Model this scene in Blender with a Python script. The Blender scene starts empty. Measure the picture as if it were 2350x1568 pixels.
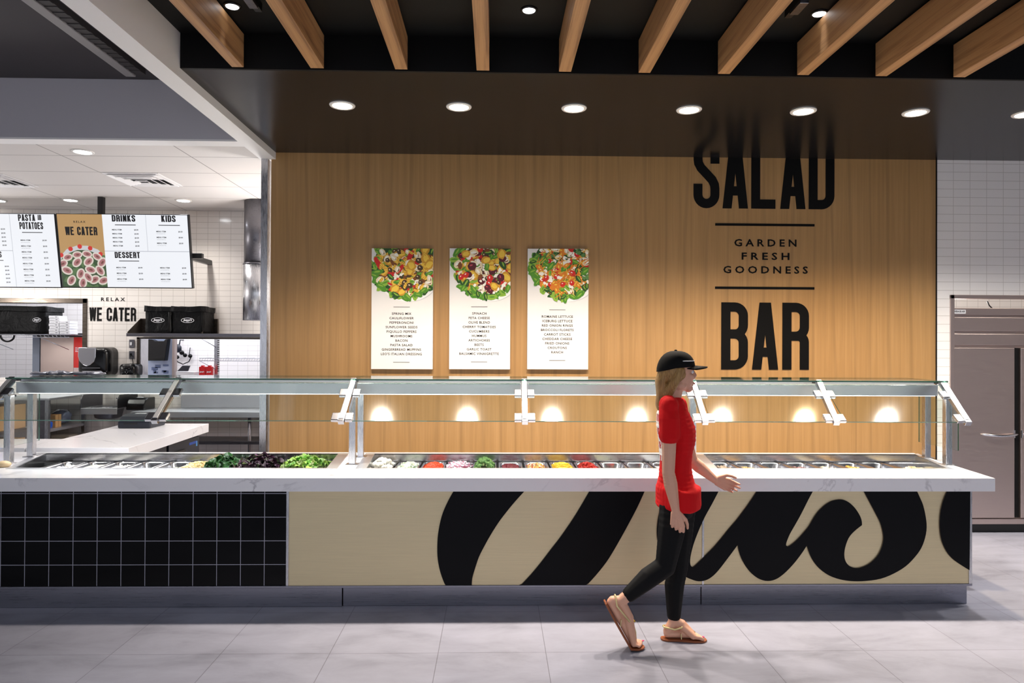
import bpy, bmesh, math, random
from mathutils import Vector, Matrix, noise
random.seed(7)
D = bpy.data; SC = bpy.context.scene; COL = SC.collection
# ---------------------------------------------------------------- camera, world, exposure
F, TH, RO, PI_, H = 1612.4, .02365, .00478, .00658, 1.71
def _w(xc, yc, zc):
    y2 = yc*math.cos(PI_) + zc*math.sin(PI_); z2 = -yc*math.sin(PI_) + zc*math.cos(PI_)
    return Vector((xc*math.cos(TH) + z2*math.sin(TH), -xc*math.sin(TH) + z2*math.cos(TH), y2))
def ray(u, v):
    u -= 1175; v -= 784
    a, b = u*math.cos(RO) + v*math.sin(RO), -u*math.sin(RO) + v*math.cos(RO)
    return _w(a/F, -b/F, 1)
def A(u, v, Y):                      # point of a survey ray on the vertical plane at depth Y -> (X, Z)
    d = ray(u, v); return d.x/d.y*Y, H + d.z/d.y*Y
def G(u, v, Z):                      # the same on a level plane at height Z -> (X, Y)
    d = ray(u, v); t = (Z-H)/d.z; return d.x*t, d.y*t
cam = D.objects.new('camera', D.cameras.new('camera')); COL.objects.link(cam)
cam.data.sensor_width = 36; cam.data.sensor_fit = 'HORIZONTAL'; cam.data.lens = F*36/2350
r_, u_, f_ = _w(math.cos(RO), math.sin(RO), 0), _w(-math.sin(RO), math.cos(RO), 0), _w(0, 0, 1)
cam.matrix_world = Matrix(((r_.x, u_.x, -f_.x, 0), (r_.y, u_.y, -f_.y, 0), (r_.z, u_.z, -f_.z, H), (0, 0, 0, 1)))
cam.data.clip_start = .05; SC.camera = cam
W = D.worlds.new('daylight'); SC.world = W; W.use_nodes = True
W.node_tree.nodes['Background'].inputs[0].default_value = (.87, .9, 1, 1)
W.node_tree.nodes['Background'].inputs[1].default_value = .78
SC.view_settings.view_transform = 'Standard'; SC.view_settings.look = 'None'
SC.view_settings.gamma = 1; SC.view_settings.use_curve_mapping = False
SC.view_settings.exposure = .45
# ---------------------------------------------------------------- materials
def c(h):
    f = lambda x: (x/12.92 if x <= .04045 else ((x+.055)/1.055)**2.4)
    return tuple(f(int(h[i:i+2], 16)/255) for i in (0, 2, 4)) + (1,)
MATS = {}
def mat(name, col='808080', rough=.5, metal=0, spec=.5, emit=0, **k):
    m = D.materials.new(name); m.use_nodes = True
    b = m.node_tree.nodes['Principled BSDF']
    cc = c(col) if isinstance(col, str) else col
    b.inputs['Base Color'].default_value = cc; b.inputs['Roughness'].default_value = rough
    b.inputs['Metallic'].default_value = metal; b.inputs['Specular IOR Level'].default_value = spec
    if emit:
        b.inputs['Emission Color'].default_value = cc; b.inputs['Emission Strength'].default_value = emit
    for q, v in k.items(): b.inputs[q.replace('_', ' ')].default_value = v
    MATS[name] = m; return m
class NT:
    def __init__(s, m): s.t = m.node_tree; s.b = s.t.nodes['Principled BSDF']
    def n(s, typ, **k):
        x = s.t.nodes.new(typ)
        for q, v in k.items():
            if hasattr(x, q): setattr(x, q, v)
            else: x.inputs[q.replace('_', ' ')].default_value = v
        return x
    def l(s, a, b): s.t.links.new(a, b)
    def coord(s, scale=(1, 1, 1), rot=(0, 0, 0), loc=(0, 0, 0)):
        tc = s.n('ShaderNodeTexCoord'); mp = s.n('ShaderNodeMapping')
        mp.inputs['Scale'].default_value = scale; mp.inputs['Rotation'].default_value = rot; mp.inputs['Location'].default_value = loc
        s.l(tc.outputs['Object'], mp.inputs['Vector']); return mp.outputs['Vector']
    def noise(s, vec, scale, detail=4, rough=.5, dist=0):
        x = s.n('ShaderNodeTexNoise', Scale=scale, Detail=detail, Roughness=rough, Distortion=dist)
        s.l(vec, x.inputs['Vector']); return x.outputs['Fac']
    def ramp(s, fac, stops):
        x = s.n('ShaderNodeValToRGB'); e = x.color_ramp.elements
        while len(e) < len(stops): e.new(.5)
        for i, (p, col) in enumerate(stops):
            e[i].position = p; e[i].color = c(col) if isinstance(col, str) else (col, col, col, 1)
        s.l(fac, x.inputs['Fac']); return x.outputs['Color']
    def mix(s, fac, a, b, mode='MIX'):
        x = s.n('ShaderNodeMix', data_type='RGBA', blend_type=mode)
        for sock, v in ((x.inputs[0], fac), (x.inputs[6], a), (x.inputs[7], b)):
            if hasattr(v, 'links'): s.l(v, sock)
            elif isinstance(v, str): sock.default_value = c(v)
            else: sock.default_value = v
        return x.outputs[2]
    def bump(s, fac, strength=.2, dist=.002):
        x = s.n('ShaderNodeBump', Strength=strength, Distance=dist); s.l(fac, x.inputs['Height']); s.l(x.outputs[0], s.b.inputs['Normal'])
def wood(name, axis, dark, mid, light, rough=.42):
    m = mat(name, mid, rough); t = NT(m)
    st = {'z': (16, 16, .5), 'y': (16, .5, 16)}[axis]
    v = t.coord(st); n1 = t.noise(v, 2.2, 6, .6, .35); fine = t.noise(t.coord(tuple(q*7 if q > 1 else q for q in st)), 1.5, 3, .6)
    base = t.ramp(n1, [(.25, dark), (.5, mid), (.72, light)])
    wv = t.n('ShaderNodeTexWave', wave_type='BANDS', bands_direction='X' , Scale=.55, Distortion=7, Detail=3)
    wv.inputs['Detail Scale'].default_value = .8
    t.l(t.coord({'z': (3, 3, .35), 'y': (3, .35, 3)}[axis]), wv.inputs['Vector'])
    grain = t.ramp(wv.outputs['Fac'], [(0, .86), (.08, 1.0), (1, 1.0)])
    t.l(t.mix(1, t.mix(.6, base, t.ramp(fine, [(.3, .82), (.7, 1)]), 'MULTIPLY'), grain, 'MULTIPLY'), t.b.inputs['Base Color'])
    return m
M_wood = wood('wood_panel', 'z', 'a37d4e', 'ad8554', 'b58d5c')
M_slat = wood('wood_slat', 'y', '7d5030', 'c09060', 'c79a6b', .5)
def tilemat(name, tile, grout, w, h, mortar, rough, plane='xz', off=(0, 0, 0), var=None, bump=.25):
    m = mat(name, tile, rough); t = NT(m)
    rot = (math.radians(90), 0, 0) if plane == 'xz' else (0, 0, 0)
    tc = t.n('ShaderNodeTexCoord'); sp = t.n('ShaderNodeSeparateXYZ'); cb = t.n('ShaderNodeCombineXYZ')
    t.l(tc.outputs['Object'], sp.inputs[0]); t.l(sp.outputs['X'], cb.inputs['X']); t.l(sp.outputs['Z' if plane == 'xz' else 'Y'], cb.inputs['Y'])
    mp = t.n('ShaderNodeMapping'); mp.inputs['Location'].default_value = off; t.l(cb.outputs[0], mp.inputs['Vector'])
    b = t.n('ShaderNodeTexBrick', offset=0, squash=1); t.l(mp.outputs[0], b.inputs['Vector'])
    b.inputs['Scale'].default_value = 1; b.inputs['Brick Width'].default_value = w; b.inputs['Row Height'].default_value = h
    b.inputs['Mortar Size'].default_value = mortar; b.inputs['Mortar Smooth'].default_value = .1; b.inputs['Bias'].default_value = 0
    b.inputs['Color1'].default_value = c(tile); b.inputs['Color2'].default_value = c(var or tile); b.inputs['Mortar'].default_value = c(grout)
    col = b.outputs['Color']
    t.bump(t.ramp(b.outputs['Fac'], [(0, 1.), (1, 0.)]), bump, .002)
    return m, t, b, col
M_tileW, t, b, col = tilemat('white_tile', 'f1edeb', 'cbc5c1', .1553, .0778, .0022, .12, off=(.1553*60-4.201, .0778*60-3.33, 0))
t.l(col, t.b.inputs['Base Color'])
M_tileK, t, b, col = tilemat('kitchen_tile', 'ebe5df', 'c0b8b0', .144, .0722, .0022, .14, off=(3.511+.144*50, .0722*60-3.119, 0))
t.l(col, t.b.inputs['Base Color'])
M_tileB, t, b, col = tilemat('black_tile', '050507', 'a6a6b4', .1532, .1537, .0022, .12, off=(3.179+.1532*30, .0244+.1537*5, 0))
t.l(col, t.b.inputs['Base Color']); t.b.inputs['Specular IOR Level'].default_value = .15
M_floor, t, b, col = tilemat('floor_tile', '9799a9', '70707c', .6, .6, .002, .38, 'xy', off=(2.71, -3.93+3.6, 0), var='9294a4', bump=.1)
v = t.coord((1, 2.2, 1)); mo = t.noise(v, 1.7, 8, .62, .4)
t.l(t.mix(1, col, t.ramp(mo, [(.3, .66), (.47, .9), (.7, 1.08)]), 'MULTIPLY'), t.b.inputs['Base Color'])
t.l(t.ramp(mo, [(.3, .42), (.7, .3)]), t.b.inputs['Roughness'])
def steel(name, col, rough, st=(2, 60, 60), var=.12, metal=1):
    m = mat(name, col, rough, metal); t = NT(m)
    n = t.noise(t.coord(st), 6, 3, .6)
    t.l(t.ramp(n, [(.3, max(.02, rough-var)), (.7, rough+var)]), t.b.inputs['Roughness'])
    t.l(t.mix(1, col, t.ramp(n, [(.25, .94), (.75, 1.0)]), 'MULTIPLY'), t.b.inputs['Base Color'])
    return m
M_steel = steel('brushed_steel', 'd2d3d8', .34, (.8, 30, 30), .05, .85)
M_steelV = steel('upright_steel', 'c6c6ca', .28, (60, 60, 2))
M_fridge = steel('refrigerator_steel', 'cbb9b2', .36, (2, 40, 60), .06)
M_kick = steel('kickplate_steel', '8b8c98', .3, (.6, 1, 25), .05)
M_dsteel = steel('dark_steel', '77757a', .35)
M_chrome = mat('chrome', 'd8d8dc', .12, 1)
M_black = mat('black_paint', '060607', .6, spec=.25)
M_soffit = mat('soffit_paint', '1b1a1b', .24, spec=.32)
M_white = mat('white_paint', 'f0eeee', .55)
M_grey = mat('grey_paint', 'c0bdc4', .6, spec=.2)
M_dgrey = mat('dark_grey_paint', '403d41', .6, spec=.2)
M_ctile = mat('ceiling_tile', 'd5d0cd', .85); t = NT(M_ctile)
tc = t.n('ShaderNodeTexCoord'); mp = t.n('ShaderNodeMapping'); mp.inputs['Location'].default_value = (3.92, -6.42+6.6, 0); t.l(tc.outputs['Object'], mp.inputs['Vector'])
b = t.n('ShaderNodeTexBrick', offset=0, squash=1); t.l(mp.outputs[0], b.inputs['Vector'])
for q, v in (('Scale', 1), ('Brick Width', 1.16), ('Row Height', .6), ('Mortar Size', .006), ('Mortar Smooth', .3), ('Bias', 0)): b.inputs[q].default_value = v
b.inputs['Color1'].default_value = b.inputs['Color2'].default_value = c('d5d0cd'); b.inputs['Mortar'].default_value = c('8e8886')
t.l(b.outputs['Color'], t.b.inputs['Base Color']); t.bump(t.noise(t.coord(), 220, 2), .15, .002)
def quartz(name):
    m = mat(name, 'f0eff2', .2); t = NT(m)
    v = t.coord((1, 1, 1.2)); n1 = t.noise(v, 1.3, 6, .55, 1.2)
    vein = t.ramp(n1, [(.485, 'f0eff2'), (.5, 'b4b2b8'), (.515, 'f0eff2')])
    n2 = t.noise(t.coord((1, 1, 1), loc=(3, 1, 2)), 2.1, 2, .5)
    t.l(t.mix(t.ramp(n2, [(.5, 0.), (.68, .9)]), 'efeef2', vein), t.b.inputs['Base Color']); return m
M_quartz = quartz('white_quartz')
M_gold = mat('gold_panel', 'cdb98f', .4, .4); t = NT(M_gold)
n = t.noise(t.coord((1.5, 1, 160)), 3, 3, .6)
t.l(t.mix(1, 'ddcda6', t.ramp(n, [(.3, .9), (.7, 1.)]), 'MULTIPLY'), t.b.inputs['Base Color'])
M_logo = mat('black_laminate', '09090d', .4, spec=.12)
M_logoedge = mat('logo_edge', '5b5142', .5)
M_ink = mat('black_vinyl', '080707', .5, spec=.15)
M_paper = mat('poster_board', 'eceae9', .5)
M_glassedge = mat('glass_edge', '1d5a4a', .08, Transmission_Weight=.5)
M_glass = D.materials.new('thin_glass'); M_glass.use_nodes = True; nt = M_glass.node_tree; nt.nodes.clear()
o_ = nt.nodes.new('ShaderNodeOutputMaterial'); mx = nt.nodes.new('ShaderNodeMixShader'); tr = nt.nodes.new('ShaderNodeBsdfTransparent'); gl = nt.nodes.new('ShaderNodeBsdfGlossy'); fr = nt.nodes.new('ShaderNodeFresnel')
fr.inputs[0].default_value = 1.5; tr.inputs[0].default_value = (.93, .965, .95, 1); gl.inputs['Roughness'].default_value = .06
ge = nt.nodes.new('ShaderNodeNewGeometry'); mr = nt.nodes.new('ShaderNodeMapRange'); mr.inputs['To Min'].default_value = 1.5; mr.inputs['To Max'].default_value = 1/1.5
nt.links.new(ge.outputs['Backfacing'], mr.inputs['Value']); nt.links.new(mr.outputs[0], fr.inputs[0]); nt.links.new(fr.outputs[0], mx.inputs[0]); nt.links.new(tr.outputs[0], mx.inputs[1]); nt.links.new(gl.outputs[0], mx.inputs[2]); nt.links.new(mx.outputs[0], o_.inputs[0])
M_lampW = mat('warm_lens', (1, .9, .74, 1), .4, emit=14)
M_lampS = mat('spot_lens', (.93, .96, 1, 1), .4, emit=3.5)
M_lampC = mat('cool_lens', (.93, .96, 1, 1), .4, emit=22)
M_ring = mat('lamp_ring', 'e4e0dc', .4)
M_led = mat('led_strip', (.95, .97, 1, 1), .4, emit=3)
M_clip = mat('clip_steel', '9a9aa0', .22, 1)
M_blackmetal = mat('black_metal', '0c0c0e', .35)
M_plastic = mat('black_plastic', '060608', .25, spec=.35)
M_navy = mat('navy_plastic', '1d212e', .4)
M_card = mat('cardboard', 'b58a5c', .8)
M_card2 = mat('brown_cardboard', '94643a', .8)
M_nylon = mat('black_nylon', '060607', .5, spec=.2); t = NT(M_nylon); t.bump(t.noise(t.coord(), 9, 4, .6, .8), .7, .03)
M_red = mat('red_plastic', 'd3121a', .4)
M_whitep = mat('white_plastic', 'e8e8ec', .4)
M_cable = mat('black_cable', '0a0a0a', .4)
M_wire = mat('zinc_wire', 'b4b4bc', .3, .9)
M_bluep = mat('blue_plastic', '1d4fb4', .4)
M_bag = mat('clear_bag', 'aab0c4', .15, Alpha=.75)
# ---------------------------------------------------------------- mesh helpers
LOC = {}
def root_loc(p):
    while p.parent: p = p.parent
    return LOC.get(p.name, Vector((0, 0, 0)))
def obj(name, bm, m, parent=None, smooth=False, bevel=0, seg=2):
    if parent is not None: bmesh.ops.translate(bm, vec=-root_loc(parent), verts=bm.verts)
    me = D.meshes.new(name); bmesh.ops.recalc_face_normals(bm, faces=bm.faces); bm.to_mesh(me); bm.free()
    for x in (m if isinstance(m, (list, tuple)) else [m]): me.materials.append(x)
    if smooth:
        for p in me.polygons: p.use_smooth = True
    o = D.objects.new(name, me); COL.objects.link(o)
    if parent is not None: o.parent = parent
    if bevel:
        b = o.modifiers.new('edge', 'BEVEL'); b.width = bevel; b.segments = seg; b.limit_method = 'ANGLE'; b.angle_limit = .6
    return o
def thing(name, label, cat, loc=(0, 0, 0), group=None):
    o = D.objects.new(name, None); COL.objects.link(o); o.location = loc; o.empty_display_size = .05
    LOC[o.name] = Vector(loc); return tag(o, label, cat, group)
def tag(o, label, cat, group=None, kind=None):
    o['label'] = label; o['category'] = cat
    if group: o['group'] = group
    if kind: o['kind'] = kind
    return o
def struct(name, bm, m, label=None, cat=None, **k):
    o = obj(name, bm, m, **k); o['kind'] = 'structure'
    if label: o['label'] = label; o['category'] = cat or name.split('_')[0]
    return o
def center(o):                        # move the origin of a one-mesh thing to its base
    vs = [v.co for v in o.data.vertices]
    p = Vector(((min(v.x for v in vs)+max(v.x for v in vs))/2, (min(v.y for v in vs)+max(v.y for v in vs))/2, min(v.z for v in vs)))
    o.data.transform(Matrix.Translation(-p)); o.location = o.location + p; return o
def dup(o, off=(0, 0, 0), label=None, parent=None):
    r = o.copy(); COL.objects.link(r)
    if parent is None: r.location = o.location + Vector(off)
    else: r.parent = parent
    if label: r['label'] = label
    for ch in o.children: dup(ch, parent=r)
    return r
B = bmesh.new
def box(bm, x0, x1, y0, y1, z0, z1, mi=0):
    vs = [bm.verts.new((x, y, z)) for x in (x0, x1) for y in (y0, y1) for z in (z0, z1)]
    for q in ((0, 1, 3, 2), (4, 6, 7, 5), (0, 4, 5, 1), (2, 3, 7, 6), (0, 2, 6, 4), (1, 5, 7, 3)):
        bm.faces.new([vs[i] for i in q]).material_index = mi
    return vs
def hexa(bm, f4, b4, z0, z1, mi=0):   # plan corners: front-left, front-right, back-right, back-left
    pts = (f4[0], f4[1], b4[1], b4[0])
    lo = [bm.verts.new((p[0], p[1], z0)) for p in pts]; hi = [bm.verts.new((p[0], p[1], z1)) for p in pts]
    bm.faces.new(lo[::-1]).material_index = mi; bm.faces.new(hi).material_index = mi
    for i in range(4): bm.faces.new((lo[i], lo[(i+1) % 4], hi[(i+1) % 4], hi[i])).material_index = mi
def frame_of(d):
    d = d.normalized(); a = Vector((0, 0, 1)) if abs(d.z) < .9 else Vector((1, 0, 0))
    x = d.cross(a).normalized(); return x, d.cross(x).normalized()
def tube(bm, pts, r, n=8, cap=True, mi=0):
    pts = [Vector(p) for p in pts]; rs = r if isinstance(r, (list, tuple)) else [r]*len(pts); rings = []
    d0 = (pts[1]-pts[0]); x, y = frame_of(d0)
    for i, p in enumerate(pts):
        d = (pts[min(i+1, len(pts)-1)]-pts[max(i-1, 0)]).normalized()
        x = (x - d*x.dot(d)).normalized(); y = d.cross(x)
        rings.append([bm.verts.new(p + (x*math.cos(2*math.pi*k/n) + y*math.sin(2*math.pi*k/n))*rs[i]) for k in range(n)])
    for a, b in zip(rings, rings[1:]):
        for k in range(n): bm.faces.new((a[k], a[(k+1) % n], b[(k+1) % n], b[k])).material_index = mi
    if cap: bm.faces.new(rings[0][::-1]).material_index = mi; bm.faces.new(rings[-1]).material_index = mi
def bar(bm, p0, p1, w, h, mi=0, up=None):   # rectangular bar along p0-p1
    p0, p1 = Vector(p0), Vector(p1); d = (p1-p0).normalized()
    x = Vector(up).cross(d).normalized() if up else frame_of(d)[0]; y = d.cross(x)
    r = [[bm.verts.new(p + x*sx*w/2 + y*sy*h/2) for sx, sy in ((-1, -1), (1, -1), (1, 1), (-1, 1))] for p in (p0, p1)]
    bm.faces.new(r[0][::-1]).material_index = mi; bm.faces.new(r[1]).material_index = mi
    for k in range(4): bm.faces.new((r[0][k], r[0][(k+1) % 4], r[1][(k+1) % 4], r[1][k])).material_index = mi
def lathe(bm, prof, cx, cy, n=24, mi=0, axis='z', cz=0):
    rings = []
    for r, z in prof:
        ring = []
        for k in range(n):
            a = 2*math.pi*k/n; p = (r*math.cos(a), r*math.sin(a))
            ring.append(bm.verts.new((cx+p[0], cy+p[1], z) if axis == 'z' else (cx+p[0], cy+z, cz+p[1])))
        rings.append(ring)
    for a, b in zip(rings, rings[1:]):
        for k in range(n): bm.faces.new((a[k], a[(k+1) % n], b[(k+1) % n], b[k])).material_index = mi
    bm.faces.new(rings[0][::-1]).material_index = mi; bm.faces.new(rings[-1]).material_index = mi
def prism(bm, poly, y0, y1, mi=0, mside=None):     # polygon in XZ pushed from y0 (front) to y1
    f = [bm.verts.new((p[0], y0, p[1])) for p in poly]; b = [bm.verts.new((p[0], y1, p[1])) for p in poly]
    bm.faces.new(f).material_index = mi; bm.faces.new(b[::-1]).material_index = mi
    for i in range(len(poly)):
        j = (i+1) % len(poly); bm.faces.new((f[j], f[i], b[i], b[j])).material_index = mi if mside is None else mside
def prismx(bm, poly, x0, x1, mi=0):                # polygon in YZ pushed along X
    f = [bm.verts.new((x0, p[0], p[1])) for p in poly]; b = [bm.verts.new((x1, p[0], p[1])) for p in poly]
    bm.faces.new(f).material_index = mi; bm.faces.new(b[::-1]).material_index = mi
    for i in range(len(poly)):
        j = (i+1) % len(poly); bm.faces.new((f[j], f[i], b[i], b[j])).material_index = mi
_SPH = {}
def ball(bm, p, r, n=10, m=7, mi=0, sc=(1, 1, 1), rot=None):
    if (n, m) not in _SPH:
        vs = [(0, 0, 1)]+[(math.sin(math.pi*i/m)*math.cos(2*math.pi*k/n), math.sin(math.pi*i/m)*math.sin(2*math.pi*k/n), math.cos(math.pi*i/m)) for i in range(1, m) for k in range(n)]+[(0, 0, -1)]
        fs = [(0, 1+k, 1+(k+1) % n) for k in range(n)]
        for i in range(m-2): fs += [(1+i*n+k, 1+(i+1)*n+k, 1+(i+1)*n+(k+1) % n, 1+i*n+(k+1) % n) for k in range(n)]
        fs += [(len(vs)-1, 1+(m-2)*n+(k+1) % n, 1+(m-2)*n+k) for k in range(n)]; _SPH[(n, m)] = (vs, fs)
    vs, fs = _SPH[(n, m)]; px, py, pz = p; a, b_, c_ = r*sc[0], r*sc[1], r*sc[2]
    V = [bm.verts.new((px+x*a, py+y*b_, pz+z*c_)) for x, y, z in vs]
    for f in fs: bm.faces.new([V[i] for i in f]).material_index = mi
def wall_holes(bm, x0, x1, z0, z1, y0, y1, holes):
    xs = sorted({x0, x1, *[h[0] for h in holes], *[h[1] for h in holes]}); zs = sorted({z0, z1, *[h[2] for h in holes], *[h[3] for h in holes]})
    for a, b_ in zip(xs, xs[1:]):
        for e, f in zip(zs, zs[1:]):
            mx_, mz_ = (a+b_)/2, (e+f)/2
            if not any(h[0] < mx_ < h[1] and h[2] < mz_ < h[3] for h in holes): box(bm, a, b_, y0, y1, e, f)
def rrect(x0, x1, z0, z1, r, n=5):
    pts = []
    for cx, cz, a0 in ((x1-r, z1-r, 0), (x0+r, z1-r, 90), (x0+r, z0+r, 180), (x1-r, z0+r, 270)):
        for k in range(n+1):
            a = math.radians(a0+90*k/n); pts.append((cx+r*math.cos(a), cz+r*math.sin(a)))
    return pts
# ---------------------------------------------------------------- lettering
def arc(cx, cy, rx, ry, a0, a1, n=7): return [(cx+rx*math.cos(math.radians(a0+(a1-a0)*k/n)), cy+ry*math.sin(math.radians(a0+(a1-a0)*k/n))) for k in range(n+1)]
def glyph(ch, w, t):                  # condensed capitals of height 1: stroke paths, width, and the width they take
    l, r, b, tp, m = t/2, w-t/2, t/2, 1-t/2, w/2; q = min(w/2-t/2, .18)
    if ch == 'I': return [[(l, 0), (l, 1)]], t
    P = {'L': [[(l, 0), (l, 1)], [(l, b), (w*.94, b)]],
         'E': [[(l, 0), (l, 1)], [(l, b), (w*.94, b)], [(l, tp), (w*.94, tp)], [(l, .52), (w*.86, .52)]],
         'T': [[(m, 0), (m, 1)], [(0, tp), (w, tp)]],
         'A': [[(l*1.06, 0), (m-t*.12, 1)], [(w-l*1.06, 0), (m+t*.12, 1)], [(w*.22, .26), (w*.78, .26)]],
         'K': [[(l, 0), (l, 1)], [(l+t*.2, .42), (r, 1)], [(l+t*.6, .55), (r, 0)]],
         'N': [[(l, 0), (l, 1)], [(r, 0), (r, 1)], [(l, 1), (r, 0)]],
         'W': [[(l*.8, 1), (w*.27, 0)], [(w*.27, 0), (m, 1)], [(m, 1), (w*.73, 0)], [(w*.73, 0), (w-l*.8, 1)]],
         'O': [arc(r-q, tp-q, q, q, 0, 90)+arc(l+q, tp-q, q, q, 90, 180)+arc(l+q, b+q, q, q, 180, 270)+arc(r-q, b+q, q, q, 270, 360)+[(r, tp-q)]],
         'C': [[(r, .62)]+arc(r-q, tp-q, q, q, 0, 90)+arc(l+q, tp-q, q, q, 90, 180)+arc(l+q, b+q, q, q, 180, 270)+arc(r-q, b+q, q, q, 270, 360)+[(r, .38)]],
         'D': [[(l, 0), (l, 1)], [(0, tp)]+arc(r-q, tp-q, q, q, 90, 0)+arc(r-q, b+q, q, q, 0, -90)+[(0, b)]],
         'P': [[(l, 0), (l, 1)], [(0, tp)]+arc(r-q, tp-q, q, q, 90, 0)+arc(r-q, .44+q, q, q, 0, -90)+[(0, .44)]],
         'R': [[(l, 0), (l, 1)], [(0, tp)]+arc(r-q, tp-q, q, q, 90, 0)+arc(r-q, .5+q, q, q, 0, -90)+[(0, .5)], [(l, .5)]+arc(r-q*.7, .5-q*.7, q*.7, q*.7, 90, 0)+[(r, 0)]],
         'B': [[(l, 0), (l, 1)], [(0, tp)]+arc(r-q, tp-q, q, q, 90, 0)+arc(r-q*.9, .53+q, q*.9, q, 0, -90)+[(0, .53)], [(0, .53)]+arc(r-q, .53-q, q, q, 90, 0)+arc(r-q, b+q, q, q, 0, -90)+[(0, b)]],
         'S': [[(r, .66)]+arc(r-q, tp-q, q, q, 0, 90)+arc(l+q, tp-q, q, q, 90, 180)+[(l, .72), (l+.02*w, .665), (w*.28, .6), (m, .51), (w*.72, .42), (r-.02*w, .35), (r, .29)]+arc(r-q, b+q, q, q, 0, -90)+arc(l+q, b+q, q, q, 270, 180)+[(l, .36)]],
         ' ': []}
    return P[ch], (w*1.28 if ch == 'W' else w*.55 if ch == ' ' else w)
def ribbon(bm, path, t, fx, y0, y1, mi=0):
    path = [p for i, p in enumerate(path) if i == 0 or math.hypot(p[0]-path[i-1][0], p[1]-path[i-1][1]) > .004]
    if len(path) == 2 and abs(path[0][0]-path[1][0]) > .01 and abs(path[0][1]-path[1][1]) > .2:      # slanted stroke, cut level at both ends
        (ax, ay), (ex, ey) = path; hw = t/2*math.sqrt(1+((ex-ax)/(ey-ay))**2)
        prism(bm, [fx(ax-hw, ay), fx(ax+hw, ay), fx(ex+hw, ey), fx(ex-hw, ey)], y0, y1, mi); return
    n = len(path); L = []; R = []
    for i in range(n):
        p = Vector(path[i]); a = Vector(path[i-1]) if i else None; b = Vector(path[i+1]) if i < n-1 else None
        d1 = (p-a).normalized() if a is not None else None; d2 = (b-p).normalized() if b is not None else None
        d = ((d1 or d2)+(d2 or d1)); d = d.normalized() if d.length > 1e-6 else (d1 or d2)
        nn = Vector((-d.y, d.x)); ref = d1 or d2; k = 1/max(.5, nn.dot(Vector((-ref.y, ref.x))))
        L.append(p+nn*t/2*k); R.append(p-nn*t/2*k)
    for i in range(n-1):
        q = [fx(*L[i]), fx(*L[i+1]), fx(*R[i+1]), fx(*R[i])]
        prism(bm, q, y0, y1, mi)
def condensed(bm, text, x0, x1, z0, z1, y0, y1, w=.4, t=.135, gap=.07, mi=0):
    h = z1-z0; lay = []; x = 0
    for ch in text:
        ww = w*1.28 if ch == 'W' else w; g, adv = glyph(ch, ww if ch == 'W' else w, t)
        if ch == 'W': adv = ww
        lay.append((g, x)); x += adv+gap
    sx = (x1-x0)/(x-gap)
    for g, gx in lay:
        for k, path in enumerate(g): ribbon(bm, path, t, lambda a, b: (x0+(gx+a)*sx, z0+b*h), y0+k*(y1-y0)*.08, y1, mi)
def text_into(bm, body, cx, cz, h, y, width=None, align='CENTER', space=1.0, bold=0, mi=0, xf=None):
    cu = D.curves.new('t', 'FONT'); cu.body = body; cu.align_x = align; cu.space_character = space; cu.size = 1; cu.offset = bold; cu.resolution_u = 2
    o = D.objects.new('t', cu); COL.objects.link(o)
    bpy.context.view_layer.update()
    me = D.meshes.new_from_object(o.evaluated_get(bpy.context.evaluated_depsgraph_get()))
    D.objects.remove(o); D.curves.remove(cu)
    vs = [v.co for v in me.vertices]
    if not vs: return
    mnx, mxx = min(v.x for v in vs), max(v.x for v in vs); capz = .73
    s = h/capz; sx = s if not width else width/(mxx-mnx)
    mid = (mnx+mxx)/2 if (width or align == 'CENTER') else (mnx if align == 'LEFT' else mxx)
    vv = []
    for v in me.vertices:
        p = (cx+(v.co.x-mid)*sx, y, cz+v.co.y*s)
        vv.append(bm.verts.new(xf(p) if xf else p))
    for p in me.polygons:
        try: bm.faces.new([vv[i] for i in p.vertices]).material_index = mi
        except ValueError: pass
    D.meshes.remove(me)
def lamp(name, parent, typ, loc, energy, col, **k):
    l = D.lights.new(name, typ); l.energy = energy; l.color = col
    for q, v in k.items(): setattr(l, q, v)
    o = D.objects.new(name, l); COL.objects.link(o); o.location = Vector(loc)-root_loc(parent) if parent else loc
    if parent: o.parent = parent
    return o
# ================================================================ lights of the dining room and kitchen, with added fill
WARM, COOL, NEU = (1, .865, .715), (.86, .92, 1), (1, .95, .88)
YW, ZS, ZC = 6.35, 3.44, 3.66
def downlight(name, label, x, y, z, lens, col, energy, group, r=.092, ring=M_ring, size=125, blend=.75, cat='ceiling light', rad=.06):
    t = thing(name, label, cat, (x, y, z), group)
    b = B(); lathe(b, [(r*.72, z+.0), (r*.72, z-.004), (r*.8, z-.009), (r*.96, z-.008), (r, z-.003), (r, z)], x, y, 32); obj('trim_ring', b, ring, t, True)
    b = B(); lathe(b, [(r*.74, z-.0045), (r*.7, z-.0085), (r*.35, z-.0105), (.004, z-.011)], x, y, 32); obj('lens', b, lens, t, True)
    lamp('lamp', t, 'SPOT', (x, y+(.045 if z == ZS else 0), z-.03), energy, col, spot_size=math.radians(size), spot_blend=blend, shadow_soft_size=rad)
    return t
SOF = [-1.11, -.272, .562, 1.402, 2.243, 3.076, 3.9]
NTH = ['first', 'second', 'third', 'fourth', 'fifth', 'sixth', 'seventh', 'eighth', 'ninth', 'tenth']
lab = ['first bright round downlight in the brown soffit, nearest the white beam', 'second round downlight in the soffit, above the pasta salad poster',
       'third round downlight in the soffit, above the rightmost salad poster', 'fourth round downlight in the soffit, just left of the SALAD lettering',
       'fifth round downlight in the soffit, directly above the SALAD lettering', 'sixth, warmer yellow round downlight in the soffit, right of the lettering',
       'seventh round downlight in the soffit, cut by the right edge, above white tiles']
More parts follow.
